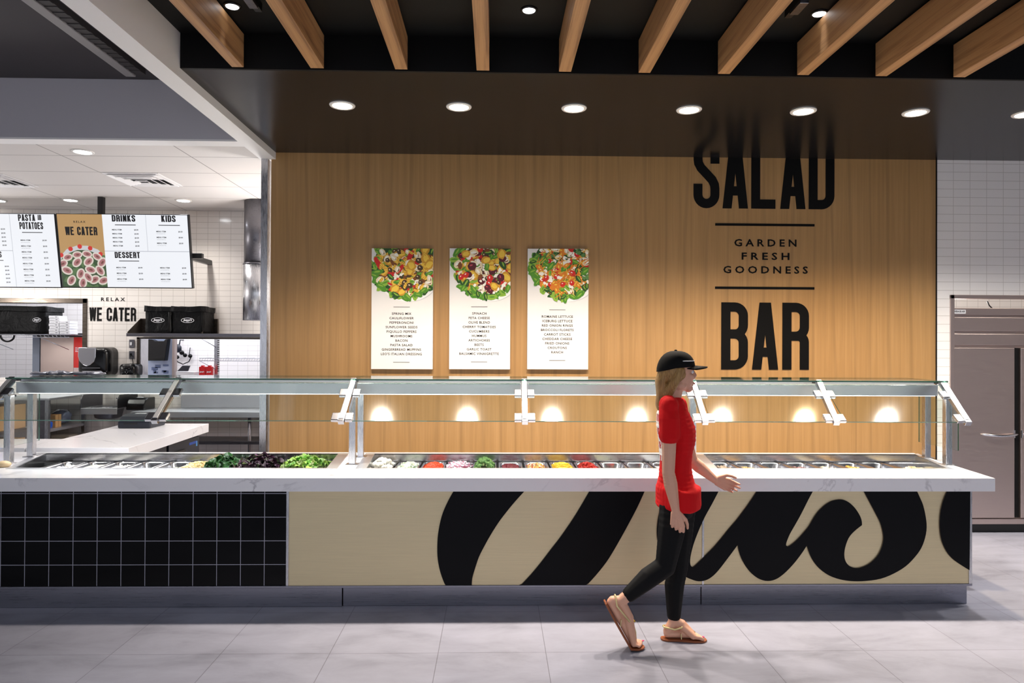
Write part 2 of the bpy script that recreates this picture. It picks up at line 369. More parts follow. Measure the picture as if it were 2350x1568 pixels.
for i, x in enumerate(SOF):
    downlight('recessed_downlight', lab[i], x, 5.075, ZS, M_lampW, (1, .76, .46) if i == 5 else WARM if i < 6 else NEU, 235, 'downlights in the brown soffit', size=112, blend=1)
for i, (x, y) in enumerate([G(190, 348, 3.41), G(162, 459, 3.41), G(421, 460, 3.41), G(-4, 460, 3.41)]):
    downlight('kitchen_downlight', ['round downlight in the white tile ceiling, nearest to the grey fascia', 'round downlight in the white tile ceiling, left of the black menu pole',
        'round downlight in the white tile ceiling, closest to the steel duct', 'round kitchen ceiling downlight cut by the left edge of the photo'][i], x, y, 3.41, M_lampC, (1, .95, .9), 65, 'downlights in the kitchen ceiling', size=130, blend=1)
for x, y in ((-6.8, 7.5), (-2.35, 8.0), (-1.2, 7.2), (4.9, 7.6)): lamp('kitchen_fill', None, 'POINT', (x, y, 2.3), 52, (1, .97, .94), shadow_soft_size=.2)  # added fill points without fixtures, brightening the kitchen
for x, y in ((-5.9, 9.9), (-3.6, 9.9), (-4.6, 10.4)): lamp('prep_room_lamp', None, 'POINT', (x, y, 2.75), 26, (.88, .92, 1), shadow_soft_size=.2)
lab = ['small black spotlight between the first two wooden ceiling slats', 'small black spotlight in the black ceiling near the middle slat', 'small black spotlight in the black ceiling, between slats on the right']
for i, (x, y) in enumerate([G(533, 13, ZC), G(1214, 22, ZC), G(1880, 30, ZC)]):
    downlight('ceiling_spotlight', lab[i], x, y, ZC, M_lampS, COOL, 12, 'spotlights in the black ceiling', r=.05, ring=M_blackmetal, size=30, rad=.04)
for x in (4.74, 5.58): lamp('soffit_lamp', None, 'SPOT', (x, 5.075, ZS-.03), 150, NEU, spot_size=math.radians(112), spot_blend=1, shadow_soft_size=.06)
for x in (-3.2, -1.5, .2, 1.9, 3.6):
    for y in (2.3, .4): lamp('dining_fill', None, 'SPOT', (x, y, 3.40), 16, COOL, spot_size=math.radians(115), spot_blend=.6, shadow_soft_size=.06)  # unseen fill spots added below the slats, no fixtures
# ================================================================ the room
b = B(); box(b, -8, 7.5, -2.5, 11.2, -.1, 0); struct('floor', b, M_floor, 'large grey concrete look floor tiles')
b = B(); box(b, -2.02, 4.04, YW, YW+.12, 0, ZS); struct('wall_back', b, M_wood, 'light wood grain feature wall behind the salad bar', 'wall')
b = B(); wall_holes(b, 4.043, 7.5, 0, ZS, YW, YW+.12, [(4.175, 6.1, -.1, 2.19)]); struct('wall_right', b, M_tileW, 'glossy white tile wall right of the wood wall', 'wall')
KH = [(-6.9, -5.2, 1.28, 2.235), (-4.51, -2.3, 1.22, 1.79)]
b = B(); wall_holes(b, -8, 7.5, 0, 3.5, 9, 9.12, KH); struct('wall_kitchen', b, M_tileK, 'cream white tile wall at the back of the kitchen', 'wall')
b = B(); box(b, -8.1, -8, -2.5, 11.2, 0, 4); struct('wall_left', b, M_white)
b = B(); box(b, -8, 7.5, -2.6, -2.5, 2.85, 4); struct('wall_front', b, M_white)  # unseen header added to keep world light off the slat sides
b = B(); box(b, 7.5, 7.6, -2.5, 11.2, 0, 4); struct('wall_far_right', b, M_white)
b = B(); box(b, -8, 7.5, 11.1, 11.2, 0, 3.1); struct('wall_prep', b, M_tileW, 'bright white tile wall of the room behind the openings', 'wall')
b = B(); box(b, -8, 7.5, 9.12, 11.2, 3.0, 3.1); struct('ceiling_prep', b, M_white)
b = B(); box(b, -8, -2.02, 6.03, 9.0, 3.41, 3.5); box(b, -2.02, 7.5, 6.48, 9.0, 3.41, 3.5); struct('ceiling_kitchen', b, M_ctile, 'white lay-in tile ceiling of the kitchen', 'ceiling')
b = B(); box(b, -1.98, 7.5, 4.45, YW+.12, ZS, ZC+.3); struct('ceiling_soffit', b, M_soffit, 'glossy dark brown soffit over the salad bar', 'ceiling')
b = B(); box(b, -1.98, 7.5, 4.43, 4.45, ZS, ZC); struct('trim_1', b, M_black, 'black front of the soffit', 'trim')
b = B(); box(b, -1.98, 7.5, -2.5, 4.45, ZC, ZC+.1); struct('ceiling_dining', b, M_black, 'black ceiling above the wooden slats', 'ceiling')
b = B(); box(b, -8, -2.12, -2.5, 5.9, 3.905, 4.0); struct('ceiling_left', b, M_dgrey, 'dark grey ceiling left of the white beam', 'ceiling')
b = B(); box(b, -8, -2.12, 5.88, 6.03, 3.415, 4.0, 0); box(b, -8, -2.12, 5.88, 6.03, 3.40, 3.415, 1); struct('wall_fascia', b, [M_grey, M_white], 'grey fascia above the kitchen ceiling', 'wall')
b = B(); box(b, -2.12, -1.98, -2.5, 6.36, 3.378, 4.0); struct('trim_2', b, M_white, 'long white beam running from the ceiling to the wood wall', 'beam')
b = B(); box(b, -2.103, -2.045, 6.33, 6.5, 0, 3.378); struct('trim_3', b, M_steelV, 'steel corner post at the end of the wood wall', 'trim')
b = B(); box(b, 4.036, 4.046, 6.343, 6.352, 0, ZS); struct('trim_4', b, M_black)
# wooden slats under the black ceiling
SL = [(-1.647, -1.574), (-1.16, -1.078), (-.635, -.558), (-.126, -.046), (.391, .468), (.894, .968), (1.398, 1.473), (1.904, 1.977), (2.407, 2.48), (2.91, 2.986)]
for i, (a, e) in enumerate(SL):
    b = B(); box(b, a, e, .6, 4.40, 3.438, 3.645)
    o = tag(obj('ceiling_slat', b, M_slat, bevel=.0015), ['first', 'second', 'third', 'fourth', 'fifth', 'sixth', 'seventh', 'eighth', 'ninth', 'tenth'][i] + ' wooden ceiling slat from the white beam, running under the black ceiling', 'ceiling slat', 'wooden slats under the black ceiling')
    center(o)
# black track pieces on the dining ceiling
for (u, v, u2, v2, lb) in ((1808, 42, 1840, 0, 'black light track on the ceiling, between the seventh and eighth slats'), (594, 28, 572, 0, 'short black ceiling track beside the left spotlight')):
    (x, y), (x2, y2) = G(u, v, 3.61), G(u2, v2, 3.61)
    t = thing('ceiling_track', lb, 'light track', (x, y, 3.66)); b = B(); box(b, x-.02, x+.02, 1.2, y, 3.61, 3.66); obj('track_rail', b, M_blackmetal, t, bevel=.003)
    b = B(); box(b, x-.025, x+.025, y-.22, y-.08, 3.59, 3.61); obj('track_head', b, M_dsteel, t, bevel=.003)
# perforated linear fixture on the grey ceiling at left
t = thing('linear_diffuser', 'long grey perforated air diffuser on the dark ceiling beside the beam', 'air diffuser', (-2.925, 4, 3.905))
b = B(); box(b, -2.965, -2.885, .8, 5.68, 3.85, 3.905); obj('housing', b, mat('diffuser_grey', '8d8a8c', .6), t, bevel=.004)
b = B(); box(b, -2.885, -2.80, .8, 5.66, 3.862, 3.905)
for k in range(60): box(b, -2.884, -2.801, .85+k*.08, .89+k*.08, 3.858, 3.862)
obj('louvre', b, mat('louvre_grey', '2e2a2c', .6), t)
# kitchen ceiling vents
for u, v, lb in ((330, 412, 'square white air vent in the kitchen ceiling, right of the menu pole'), (-12, 414, 'square white kitchen ceiling vent cut by the left edge')):
    x, y = G(u, v, 3.41); t = thing('ceiling_vent', lb, 'air vent', (x, y, 3.41), 'vents in the kitchen ceiling')
    b = B(); box(b, x-.28, x+.28, y-.28, y+.28, 3.404, 3.41); obj('frame', b, M_white, t, bevel=.003)
    b = B(); box(b, x-.21, x+.21, y-.02, y+.22, 3.402, 3.4045); obj('duct_opening', b, M_black, t)
    for k in range(4):
        b = B(); s = .24-.06*k; zz = 3.392-.007*k
        for q in (-1, 1):
            bar(b, (x-s, y+q*s, zz+.008), (x+s, y+q*s, zz+.008), .03, .004, up=(0, q*.5, 1)); bar(b, (x+q*s, y-s, zz+.008), (x+q*s, y+s, zz+.008), .03, .004, up=(q*.5, 0, 1))
        obj('vane', b, M_white, t)
# ================================================================ salad bar counter
ZT, ZU = .857, .771                      # worktop surface and underside
t = thing('salad_bar_counter', 'long salad bar counter with black tiles and gold script panels under white quartz', 'counter', (0, 5.05, 0))
b = B(); box(b, -4.3, 3.15, 4.625, 5.56, .13, .66); obj('carcass', b, M_dsteel, t)
b = B(); box(b, -4.3, -1.35, 4.610, 4.626, .147, ZU)
o = obj('tile_panel', b, M_tileB, None); o.parent = t; o.location = -Vector(LOC[t.name]); o['label'] = 'glossy black square tiles with white grout'
b = B(); box(b, -1.352, -1.335, 4.600, 4.626, .147, ZU); obj('edge_trim', b, M_steelV, t, bevel=.002)
b = B(); box(b, -1.335, 1.368, 4.606, 4.626, .147, ZU); obj('gold_panel', b, M_gold, t)
b = B(); box(b, 1.378, 3.150, 4.606, 4.626, .147, ZU); obj('gold_panel', b, M_gold, t)
b = B(); box(b, 1.366, 1.380, 4.601, 4.626, .135, ZU); obj('edge_trim', b, M_steelV, t, bevel=.002)
b = B(); box(b, 3.150, 3.172, 4.600, 5.56, .135, ZU); obj('end_panel', b, M_steelV, t, bevel=.002)
b = B(); box(b, -4.3, 3.172, 4.598, 4.64, .132, .147); obj('bottom_trim', b, M_kick, t, bevel=.002)
for a, e, y in ((-4.3, -.995, 4.632), (-.991, 1.37, 4.642), (1.374, 3.163, 4.640)):
    b = B(); box(b, a, e, y, 5.5, 0, .131); o = obj('kickplate', b, M_kick, t, bevel=.002)
def R1(x, y): return A(950+x*.29787, 1100+y*.29787, 4.603)
def R2(x, y): return A(1550+x*.29787, 1100+y*.29787, 4.603)
def smooth(pts, n=3):                    # rounded outline through traced points, keeping sharp corners
    out = []; N = len(pts)
    for i in range(N):
        p0, p1, p2, p3 = (Vector(pts[(i+k-1) % N]) for k in range(4))
        def turn(a, q, c_): return (q-a).angle(c_-q) if (q-a).length > 1e-6 and (c_-q).length > 1e-6 else 0
        s1 = turn(p0, p1, p2) > .75; s2 = turn(p1, p2, p3) > .75
        m1 = Vector((0, 0)) if s1 else (p2-p0)/2; m2 = Vector((0, 0)) if s2 else (p3-p1)/2
        if s1: m1 = (p2-p1) - m2/2 if not s2 else p2-p1
        if s2: m2 = (p2-p1) - m1/2 if not s1 else p2-p1
        for k in range(n):
            x = k/n; out.append((2*x**3-3*x**2+1)*p1+(x**3-2*x**2+x)*m1+(-2*x**3+3*x**2)*p2+(x**3-x**2)*m2)
    return out
S1 = [R1(*p) for p in ((308, 88), (262, 170), (222, 260), (198, 350), (183, 450), (180, 560), (187, 640), (205, 720), (230, 790), (250, 826), (446, 826), (450, 760), (470, 690), (500, 600), (540, 520), (590, 430), (650, 335), (710, 255), (780, 170), (855, 88))]
S2 = [R1(*p) for p in ((1353, 88), (1300, 180), (1240, 280), (1180, 370), (1120, 455), (1050, 545), (970, 650), (890, 745), (812, 826), (1322, 824), (1400, 740), (1480, 640), (1540, 545), (1600, 440), (1660, 330), (1720, 215), (1778, 88))]
S3 = [A(*p, 4.603) for p in ((1540, 1126), (1523, 1150), (1514, 1172), (1509, 1195), (1507, 1222), (1510, 1247), (1519, 1269), (1531, 1290), (1545, 1308))] + [R2(*p) for p in (
    (65, 745), (120, 770), (175, 785), (230, 778), (280, 750), (330, 700), (400, 610), (478, 505), (485, 545), (505, 605), (540, 670), (590, 730), (650, 770), (710, 783), (770, 770), (830, 730), (900, 660), (960, 585), (1010, 510),
    (1030, 570), (1060, 630), (1110, 690), (1180, 740), (1270, 772), (1370, 785), (1470, 782), (1580, 765), (1680, 725), (1770, 670), (1840, 600), (1890, 530), (1920, 450), (1932, 370), (1925, 290), (1905, 200), (1880, 140), (1855, 86), (1445, 86),
    (1490, 170), (1540, 265), (1575, 335), (1595, 410), (1598, 470), (1580, 540), (1545, 600), (1490, 650), (1430, 678), (1380, 683), (1335, 665), (1308, 630), (1298, 585), (1305, 525), (1330, 455), (1370, 405), (1434, 353),
    (1430, 310), (1410, 265), (1375, 215), (1330, 175), (1285, 157), (1240, 158), (1190, 172), (1140, 205), (1095, 250), (1060, 300), (1025, 360), (985, 410), (940, 460), (895, 500), (862, 518), (850, 508), (855, 480), (880, 420), (920, 350), (970, 260), (1020, 160), (1060, 86),
    (628, 86), (580, 160), (530, 230), (470, 310), (410, 380), (350, 455), (290, 525), (230, 585), (180, 635), (145, 668), (130, 676), (115, 660), (112, 620), (122, 560), (145, 480), (180, 390), (225, 290), (280, 190), (334, 86))]
S4 = [R2(*p) for p in ((2092, 86), (2060, 160), (2040, 240), (2032, 320), (2035, 400), (2050, 480), (2085, 555), (2130, 610), (2190, 655), (2262, 700), (2268, 86))]
for S in (S1, S2, S3, S4):
    b = B(); prism(b, [(p[0], min(max(p[1], .148), ZU-.001)) for p in smooth(S)], 4.597, 4.607, 0, 1)
    o = obj('script_lettering', b, [M_logo, M_logoedge], t); o['label'] = 'part of a giant black script letter on the gold front'
# wells: measured plan corners (front-left, front-right, back-right, back-left) of flange and opening
def plan(*px): return [G(u, v, ZT) for u, v in px]
YF0, YF1, YB1, YB0 = 4.868, 4.90, 5.545, 5.585
def fit4(q, yf, yb):
    (ax, ay), (bx, by), (cx_, cy_), (dx, dy) = q
    L = lambda p, r, y: p[0]+(r[0]-p[0])*(y-p[1])/(r[1]-p[1])
    return [(L((ax, ay), (dx, dy), yf), yf), (L((bx, by), (cx_, cy_), yf), yf), (L((bx, by), (cx_, cy_), yb), yb), (L((ax, ay), (dx, dy), yb), yb)]
RAW = [(plan((14, 1076), (774, 1077), (800, 1042), (85, 1042)), plan((32, 1074), (750, 1074.5), (773, 1046), (96, 1046))),
       (plan((815, 1077), (1592, 1082), (1573, 1058), (840, 1040)), plan((841, 1076), (1566, 1077), (1553, 1047), (858, 1046))),
       (plan((1628, 1079), (2193, 1079), (2102, 1040), (1596, 1047)), plan((1648, 1077), (2172, 1075), (2103, 1045), (1618, 1047)))]
WELL = [(fit4(o_, YF0, YB0), fit4(i_, YF1, YB1)) for o_, i_ in RAW]
# quartz top around the wells
b = B(); XL, XR0, XRb = -4.3, 3.283, 3.40
xr = lambda y: XR0+(XRb-XR0)*(y-4.54)/(5.62-4.54)
hexa(b, ((XL, 4.54), (xr(4.54), 4.54)), ((XL, YF0), (xr(YF0), YF0)), ZU, ZT)
hexa(b, ((XL, YB0), (xr(YB0), YB0)), ((XL, 5.63), (xr(5.63), 5.63)), ZU, ZT)
edges = [((XL, YF0), (XL, YB0))] + sum(([(w[0][0], w[0][3]), (w[0][1], w[0][2])] for w in WELL), []) + [((xr(YF0), YF0), (xr(YB0), YB0))]
for i in range(0, len(edges), 2): hexa(b, (edges[i][0], edges[i+1][0]), (edges[i][1], edges[i+1][1]), ZU, ZT)
bmesh.ops.remove_doubles(b, verts=b.verts, dist=1e-5)
o = tag(obj('countertop', b, M_quartz), 'long white veined quartz countertop of the salad bar', 'countertop')
M_inner = steel('well_steel', 'c9c9cc', .2, (3, 40, 40), .06)
WL = ['left steel cold well holding the leafy greens', 'middle steel cold well holding cauliflower, tomatoes and broccoli', 'right steel cold well, right of the walking person']
ZP = .797
for (fo, op), lb in zip(WELL, WL):
    cx_ = (fo[0][0]+fo[1][0])/2; t = thing('cold_well', lb, 'cold well', (cx_, 5.2, .66), 'cold wells of the salad bar')
    b = B()
    for k in range(4):
        p, q, r2, s2 = fo[k], fo[(k+1) % 4], op[(k+1) % 4], op[k]
        hexa(b, (p, q), (s2, r2), ZT-.004, ZT+.0035)
    obj('flange', b, M_steel, t, bevel=.001)
    b = B()
    for k in range(4):
        p, q = op[k], op[(k+1) % 4]; a = [b.verts.new((x[0], x[1], z)) for x, z in ((p, ZT+.003), (q, ZT+.003), (q, .68), (p, .68))]; b.faces.new(a)
    b.faces.new([b.verts.new((p[0], p[1], .68)) for p in op]); obj('liner', b, M_inner, t)
def pan(u0, u1, label, contents, depth=.10, dark=False):
    x0, _ = A(u0, 1059, 5.50); x1, _ = A(u1, 1059, 5.50); t = thing('food_pan', label, 'food pan', ((x0+x1)/2, 5.22, ZP-depth), 'pans in the cold wells')
    b = B(); y0, y1 = 4.935, 5.518; e = .003
    R = [(0, 0), (0, .004), (.009, .004), (.013, -.006), (.024, -depth+.02), (.04, -depth)]
    rings = []
    for d, z in R: rings.append([b.verts.new((p[0], p[1], ZP+z)) for p in rrect(x0+e+d, x1-e-d, y0+d, y1-d, .045, 5)])
    for a, c2 in zip(rings, rings[1:]):
        for k in range(len(a)): b.faces.new((a[k], a[(k+1) % len(a)], c2[(k+1) % len(a)], c2[k]))
    b.faces.new(rings[-1]); obj('tray', b, M_blackmetal if dark else M_inner, t, True)
    if contents: contents(x0+.03, x1-.03, y0+.04, y1-.035, ZP)
def vcmat(name, cols, rough=.45, scale=60, **k):
    m = mat(name, cols[0], rough, **k); t = NT(m); v = t.n('ShaderNodeTexVoronoi', Scale=scale); t.l(t.coord(), v.inputs['Vector'])
    s = t.n('ShaderNodeSeparateColor'); t.l(v.outputs['Color'], s.inputs[0])
    n = len(cols); t.l(t.ramp(s.outputs[0], [((i+.5)/n, x) for i, x in enumerate(cols)]), t.b.inputs['Base Color']); return m
def mound(x0, x1, y0, y1, z, hgt, base=.0):
    f = lambda x, y: z+base+hgt*max(0, 1-((x-(x0+x1)/2)/((x1-x0)*.58))**2)*max(0, 1-((y-(y0+y1)/2-.03)/((y1-y0)*.62))**2)
    return f
def bits(name, label, cat, m, hgt, n, size, shape='chip', base=-.03):
    def go(x0, x1, y0, y1, z):
        b = B(); f = mound(x0, x1, y0, y1, z, hgt, base); rd = random.Random(name)
        N = 8
        g = [[b.verts.new((x0+(x1-x0)*i/N, y0+(y1-y0)*j/N, f(x0+(x1-x0)*i/N, y0+(y1-y0)*j/N)-size*.4)) for j in range(N+1)] for i in range(N+1)]
        for i in range(N):
            for j in range(N): b.faces.new((g[i][j], g[i+1][j], g[i+1][j+1], g[i][j+1]))
        for _ in range(n):
            x, y = rd.uniform(x0, x1), y0+(y1-y0)*rd.uniform(.3, 1); p = Vector((x, y, f(x, y)+rd.uniform(-.3, .5)*size)); e = Matrix.Rotation(rd.uniform(0, 6), 3, 'Z') @ Matrix.Rotation(rd.uniform(-.8, .8), 3, 'X')
            if shape == 'chip': vs = box(b, -size/2, size/2, -size*.4, size*.4, -size*.25, size*.25)
            elif shape == 'shred': vs = box(b, -size*1.6, size*1.6, -size*.18, size*.18, -size*.15, size*.15)
            else: vs = bmesh.ops.create_icosphere(b, subdivisions=1, radius=size/2)['verts']
            bmesh.ops.transform(b, matrix=Matrix.Translation(p) @ e.to_4x4(), verts=vs)
        tag(obj(name, b, m, smooth=(shape == 'ball')), label, cat, kind='stuff')
    return go
def leaves(name, label, m, hgt, n, ln, curl=1.):
    def go(x0, x1, y0, y1, z):
        b = B(); f = mound(x0-.02, x1+.02, y0, y1, z, hgt, -.03); rd = random.Random(name)
        for _ in range(n):
            x, y = rd.uniform(x0-.012, x1+.012), y0+(y1-y0)*rd.uniform(.25, 1.0); L = ln*rd.uniform(.6, 1.2); w = L*rd.uniform(.3, .48); vs = []
            for i in range(6):
                s = i/5; ww = w*math.sin(math.pi*min(1, s*.9+.08))**.8; bz = -curl*L*.35*(s-.5)**2*4+rd.uniform(-.004, .004)
                for q in (-1, -.5, 0, .5, 1): vs.append(b.verts.new((q*ww+rd.uniform(-.002, .002), (s-.5)*L, bz+abs(q)*ww*.5*curl+rd.uniform(-1, 1)*.004*curl)))
            for i in range(5):
                for q in range(4): b.faces.new((vs[i*5+q], vs[i*5+q+1], vs[i*5+q+6], vs[i*5+q+5]))
            e = Matrix.Rotation(rd.uniform(0, 6.3), 3, 'Z') @ Matrix.Rotation(rd.uniform(-1.1, 1.1), 3, 'X') @ Matrix.Rotation(rd.uniform(-.9, .9), 3, 'Y')
            bmesh.ops.transform(b, matrix=Matrix.Translation((x, y, f(x, y)+rd.uniform(-.01, .012))) @ e.to_4x4(), verts=vs)
        tag(obj(name, b, m, smooth=True), label, 'leafy greens', kind='stuff')
    return go
def liquid(name, label, cat, m, level):
    def go(x0, x1, y0, y1, z):
        b = B(); zz = z-level
        g = [[b.verts.new((x0-.006+(x1-x0+.012)*i/12, y0-.01+(y1-y0+.02)*j/24, zz+noise.noise((i*.6+x0*9, j*.5, 0))*.004)) for j in range(25)] for i in range(13)]
        for i in range(12):
            for j in range(24): b.faces.new((g[i][j], g[i+1][j], g[i+1][j+1], g[i][j+1]))
        tag(obj(name, b, m, smooth=True), label, cat, kind='stuff')
    return go
def pieces(name, label, cat, maker, spots, group, hgt, base=-.028, jit=.5):
    def go(x0, x1, y0, y1, z):
        f = mound(x0, x1, y0, y1, z, hgt, base); rd = random.Random(name); first = None
        for (i, j) in spots:
            x = x0+(x1-x0)*(i+rd.uniform(-.05, .05)); y = y0+(y1-y0)*(j+rd.uniform(-.02, .02)); p = Vector((x, y, f(x, y)))
            if first is None:
                first = maker(); o = first
            else:
                o = first.copy(); COL.objects.link(o)
            o.location = p; o.rotation_euler = (rd.uniform(-jit, jit), rd.uniform(-jit, jit), rd.uniform(0, 6.28)); s = rd.uniform(.88, 1.12); o.scale = (s, s, s)
            tag(o, label, cat, group)
    return go
def grid_spots(nx, ny, j0=.38, j1=.97): return [((i+.5+(.25 if j % 2 else -.25)*.8)/nx, j0+(j1-j0)*j/(ny-1)) for j in range(ny) for i in range(nx)]
m_cau = mat('cauliflower_white', 'f1ecdc', .7); m_bro = vcmat('broccoli_green', ['3f6a2c', '5c8742', '2f5424', '76994f'], .7, 160); m_stalk = mat('stalk', 'a9bd7c', .6)
def floret(name, m, r):
    def mk():
        b = B(); rd = random.Random(3)
        for k in range(9):
            a = k*2.4; q = math.sqrt(k/9)*r*.75; ball(b, (q*math.cos(a), q*math.sin(a), r*.45-q*.35), r*.42, 7, 5)
        for f in b.faces: f.material_index = 0
        tube(b, [(0, 0, -r*.7), (0, 0, r*.2)], [r*.3, r*.42], 7, mi=1); return obj(name, b, [m, m_stalk if m is m_bro else m_cau], smooth=True)
    return mk
def sphere_piece(name, m, r, sc=(1, 1, 1)):
    def mk():
        b = B(); ball(b, (0, 0, 0), r, 12, 8, sc=sc); return obj(name, b, m, smooth=True)
    return mk
def mushroom_piece():
    b = B(); lathe(b, [(.002, .012), (.011, .010), (.015, .003), (.014, -.001), (.005, -.002), (.0045, -.013), (.002, -.014)], 0, 0, 14); return obj('mushroom', b, mat('mushroom_cap', 'b9a184', .6), smooth=True)
m_tom = mat('tomato_red', 'd8431a', .18); m_grape = mat('grape_red', '6a0f1e', .2)
m_spin = vcmat('spinach', ['1d4a1c', '2c6128', '173c18', '4a7f42'], .35, 25); m_purp = vcmat('purple_lettuce', ['2f1526', '46203a', '1f2a17', '5a3a50', '35451e'], .4, 30)
m_rom = vcmat('romaine', ['7da63a', 'a3c355', '4c8a2a', 'd7e0a0', '6fae3a'], .4, 28)
m_dress = mat('dark_dressing', '2a1712', .15)
pan(75, 145, 'leftmost pan of the left well, dark inside', liquid('dark_dressing', 'dark dressing in the leftmost pan of the left well', 'dressing', m_dress, .05), dark=True)
pan(147, 205, 'pan with peeled boiled eggs, second from left end', pieces('boiled_egg', 'white peeled egg in the second pan from the left', 'egg', sphere_piece('boiled_egg', mat('egg_white', 'f3f0e8', .35), .022, (1, 1.25, 1)), [(.3, .9), (.75, .8), (.35, .68), (.7, .6), (.3, .48)], 'eggs in the left well', .01))
pan(207, 265, 'third pan from the left end, filled with pale creamy dressing', liquid('cream_dressing', 'pale cream dressing filling the third pan from the left', 'dressing', mat('cream_dressing', 'e9e7da', .3), .016))
pan(268, 325, 'fourth pan from the left end, filled with white cottage cheese', bits('cottage_cheese', 'white cottage cheese in the fourth pan from the left', 'cheese', mat('cottage_cheese', 'efece2', .5), .01, 160, .014, 'ball', -.026))
pan(328, 387, 'empty steel pan left of the yellow green one', None)
pan(390, 447, 'pan holding yellow green brine, left of the shredded cheese', liquid('green_brine', 'yellow green brine in the pan left of the pale shreds', 'brine', mat('green_brine', '8d8a2c', .12), .035))
pan(449, 503, 'pan heaped with pale yellow pasta bits left of the spinach', bits('pale_pasta', 'pale yellow bits heaped left of the dark spinach', 'pasta', vcmat('pale_pasta', ['f0e2a6', 'f5edc8', 'e3cf86', 'e8b06a']), .06, 330, .016, 'shred'))
pan(505, 566, 'pan under the dark green spinach heap', leaves('spinach_leaves', 'heap of dark green spinach leaves in the left well', m_spin, .105, 130, .06, .7))
pan(570, 666, 'wide pan under the dark purple lettuce', leaves('purple_lettuce', 'heap of dark purple lettuce between spinach and romaine', m_purp, .105, 230, .06, 1.2))
pan(668, 764, 'wide pan under the pale green romaine', leaves('romaine_lettuce', 'heap of bright green chopped romaine at the right of the left well', m_rom, .10, 220, .055, 1.2))
pan(858, 912, 'first pan of the middle well, heaped with cauliflower', pieces('cauliflower_floret', 'white cauliflower floret at the left end of the middle well', 'cauliflower', floret('cauliflower_floret', m_cau, .03), grid_spots(4, 4)+[(.4, .8), (.6, .72)], 'cauliflower florets', .075))
pan(915, 969, 'second pan of the middle well with white and green cucumber', bits('cucumber_mix', 'white and green chopped cucumber between cauliflower and tomatoes', 'cucumber', vcmat('cucumber_mix', ['eef0df', 'dfe8c4', 'f5f5ec', '3e7a2c', 'e8edd2'], .35, 40), .05, 150, .026))
pan(972, 1026, 'pan of orange red cherry tomatoes in the middle well', pieces('cherry_tomato', 'orange red cherry tomato in the middle well', 'tomato', sphere_piece('cherry_tomato', m_tom, .0145, (1, 1.15, 1)), grid_spots(7, 7)+[(.4, .85), (.6, .75), (.5, .65)], 'cherry tomatoes', .05))
pan(1028, 1083, 'pan of sliced red onion left of the broccoli', bits('red_onion', 'white and purple sliced onion left of the broccoli', 'onion', vcmat('red_onion', ['f2e9ee', 'efe4ea', '9c2a55', 'f6f1f3', 'b54a6f'], .3, 45), .05, 180, .03, 'shred'))
pan(1086, 1140, 'pan under the heaped green broccoli', pieces('broccoli_floret', 'green broccoli floret in the middle well', 'broccoli', floret('broccoli_floret', m_bro, .024), grid_spots(5, 6)+[(.4, .8), (.6, .72), (.5, .9)], 'broccoli florets', .085))
pan(1143, 1198, 'pan of dark red grapes right of the broccoli', pieces('red_grape', 'dark red grape in the pan right of the broccoli', 'grape', sphere_piece('red_grape', m_grape, .0125), grid_spots(7, 7)+[(.3, .9), (.65, .8)], 'red grapes', .03))
pan(1201, 1256, 'pan of yellow corn mix left of the shredded cheese', bits('corn_mix', 'yellow and brown corn mix left of the shredded yellow cheese', 'corn', vcmat('corn_mix', ['e6b43a', 'f0d27a', '9a5a1c', 'f4ead0', 'c7402a']), .045, 260, .015))
pan(1258, 1313, 'pan of shredded yellow cheese in the middle well', bits('shredded_cheese', 'bright yellow shredded cheese in the middle well', 'cheese', vcmat('shredded_cheese', ['f2c832', 'f5d858', 'e9b41e']), .055, 360, .014, 'shred'))
pan(1315, 1370, 'pan of red pepper bits right of the yellow cheese', bits('red_pepper_bits', 'dark red pepper bits right of the yellow cheese', 'pepper', vcmat('red_pepper_bits', ['a11414', 'c62418', '7a0e10', 'd2452c']), .055, 240, .016))
pan(1372, 1428, 'pan of pale green dressing right of the red bits', liquid('green_dressing', 'pale green dressing right of the red pepper bits', 'dressing', mat('green_dressing', 'a7a98c', .2), .045))
pan(1429, 1485, 'pan of dark brown dressing, second from the right of the middle well', liquid('brown_dressing', 'dark brown dressing in the middle well, left of the person', 'dressing', m_dress, .05))
pan(1487, 1542, 'last pan of the middle well, beside the person', liquid('white_dressing', 'white dressing in the last pan of the middle well', 'dressing', mat('white_dressing', 'efeee8', .3), .025))
pan(1625, 1675, 'first pan of the right well, with mushrooms', pieces('mushroom', 'small brown mushroom in the first pan of the right well', 'mushroom', mushroom_piece, grid_spots(4, 5), 'mushrooms', .012, -.035, 1.2))
pan(1677, 1734, 'second pan of the right well, with golden noodles', bits('golden_noodles', 'golden crunchy noodles in the second pan of the right well', 'noodles', vcmat('golden_noodles', ['d79c34', 'e8c27a', 'f0dca8', 'c98522']), .02, 260, .014, 'shred', -.045))
pan(1735, 1792, 'empty steel pan in the right well', None)
pan(1793, 1850, 'pan of purple and white diced onion in the right well', bits('diced_onion', 'purple and white diced onion in the right well', 'onion', vcmat('diced_onion', ['7e2440', 'e8d8d4', 'a8574f', 'c9a98e', '4d1a2c']), .02, 220, .018, 'chip', -.045))
pan(1851, 1908, 'pan of pale egg pieces in the right well', bits('egg_pieces', 'pale white and yellow egg pieces in the right well', 'egg', vcmat('egg_pieces', ['f4ead2', 'e9cf8e', 'fbf6ea', 'd8b160']), .02, 90, .032, 'chip', -.05))
pan(1909, 1966, 'pan of golden croutons in the right well', bits('golden_croutons', 'golden yellow croutons left of the dark pan', 'croutons', vcmat('golden_croutons', ['d99a26', 'e6b24a', 'f3dca0', 'c67f18']), .025, 100, .028, 'chip', -.05))
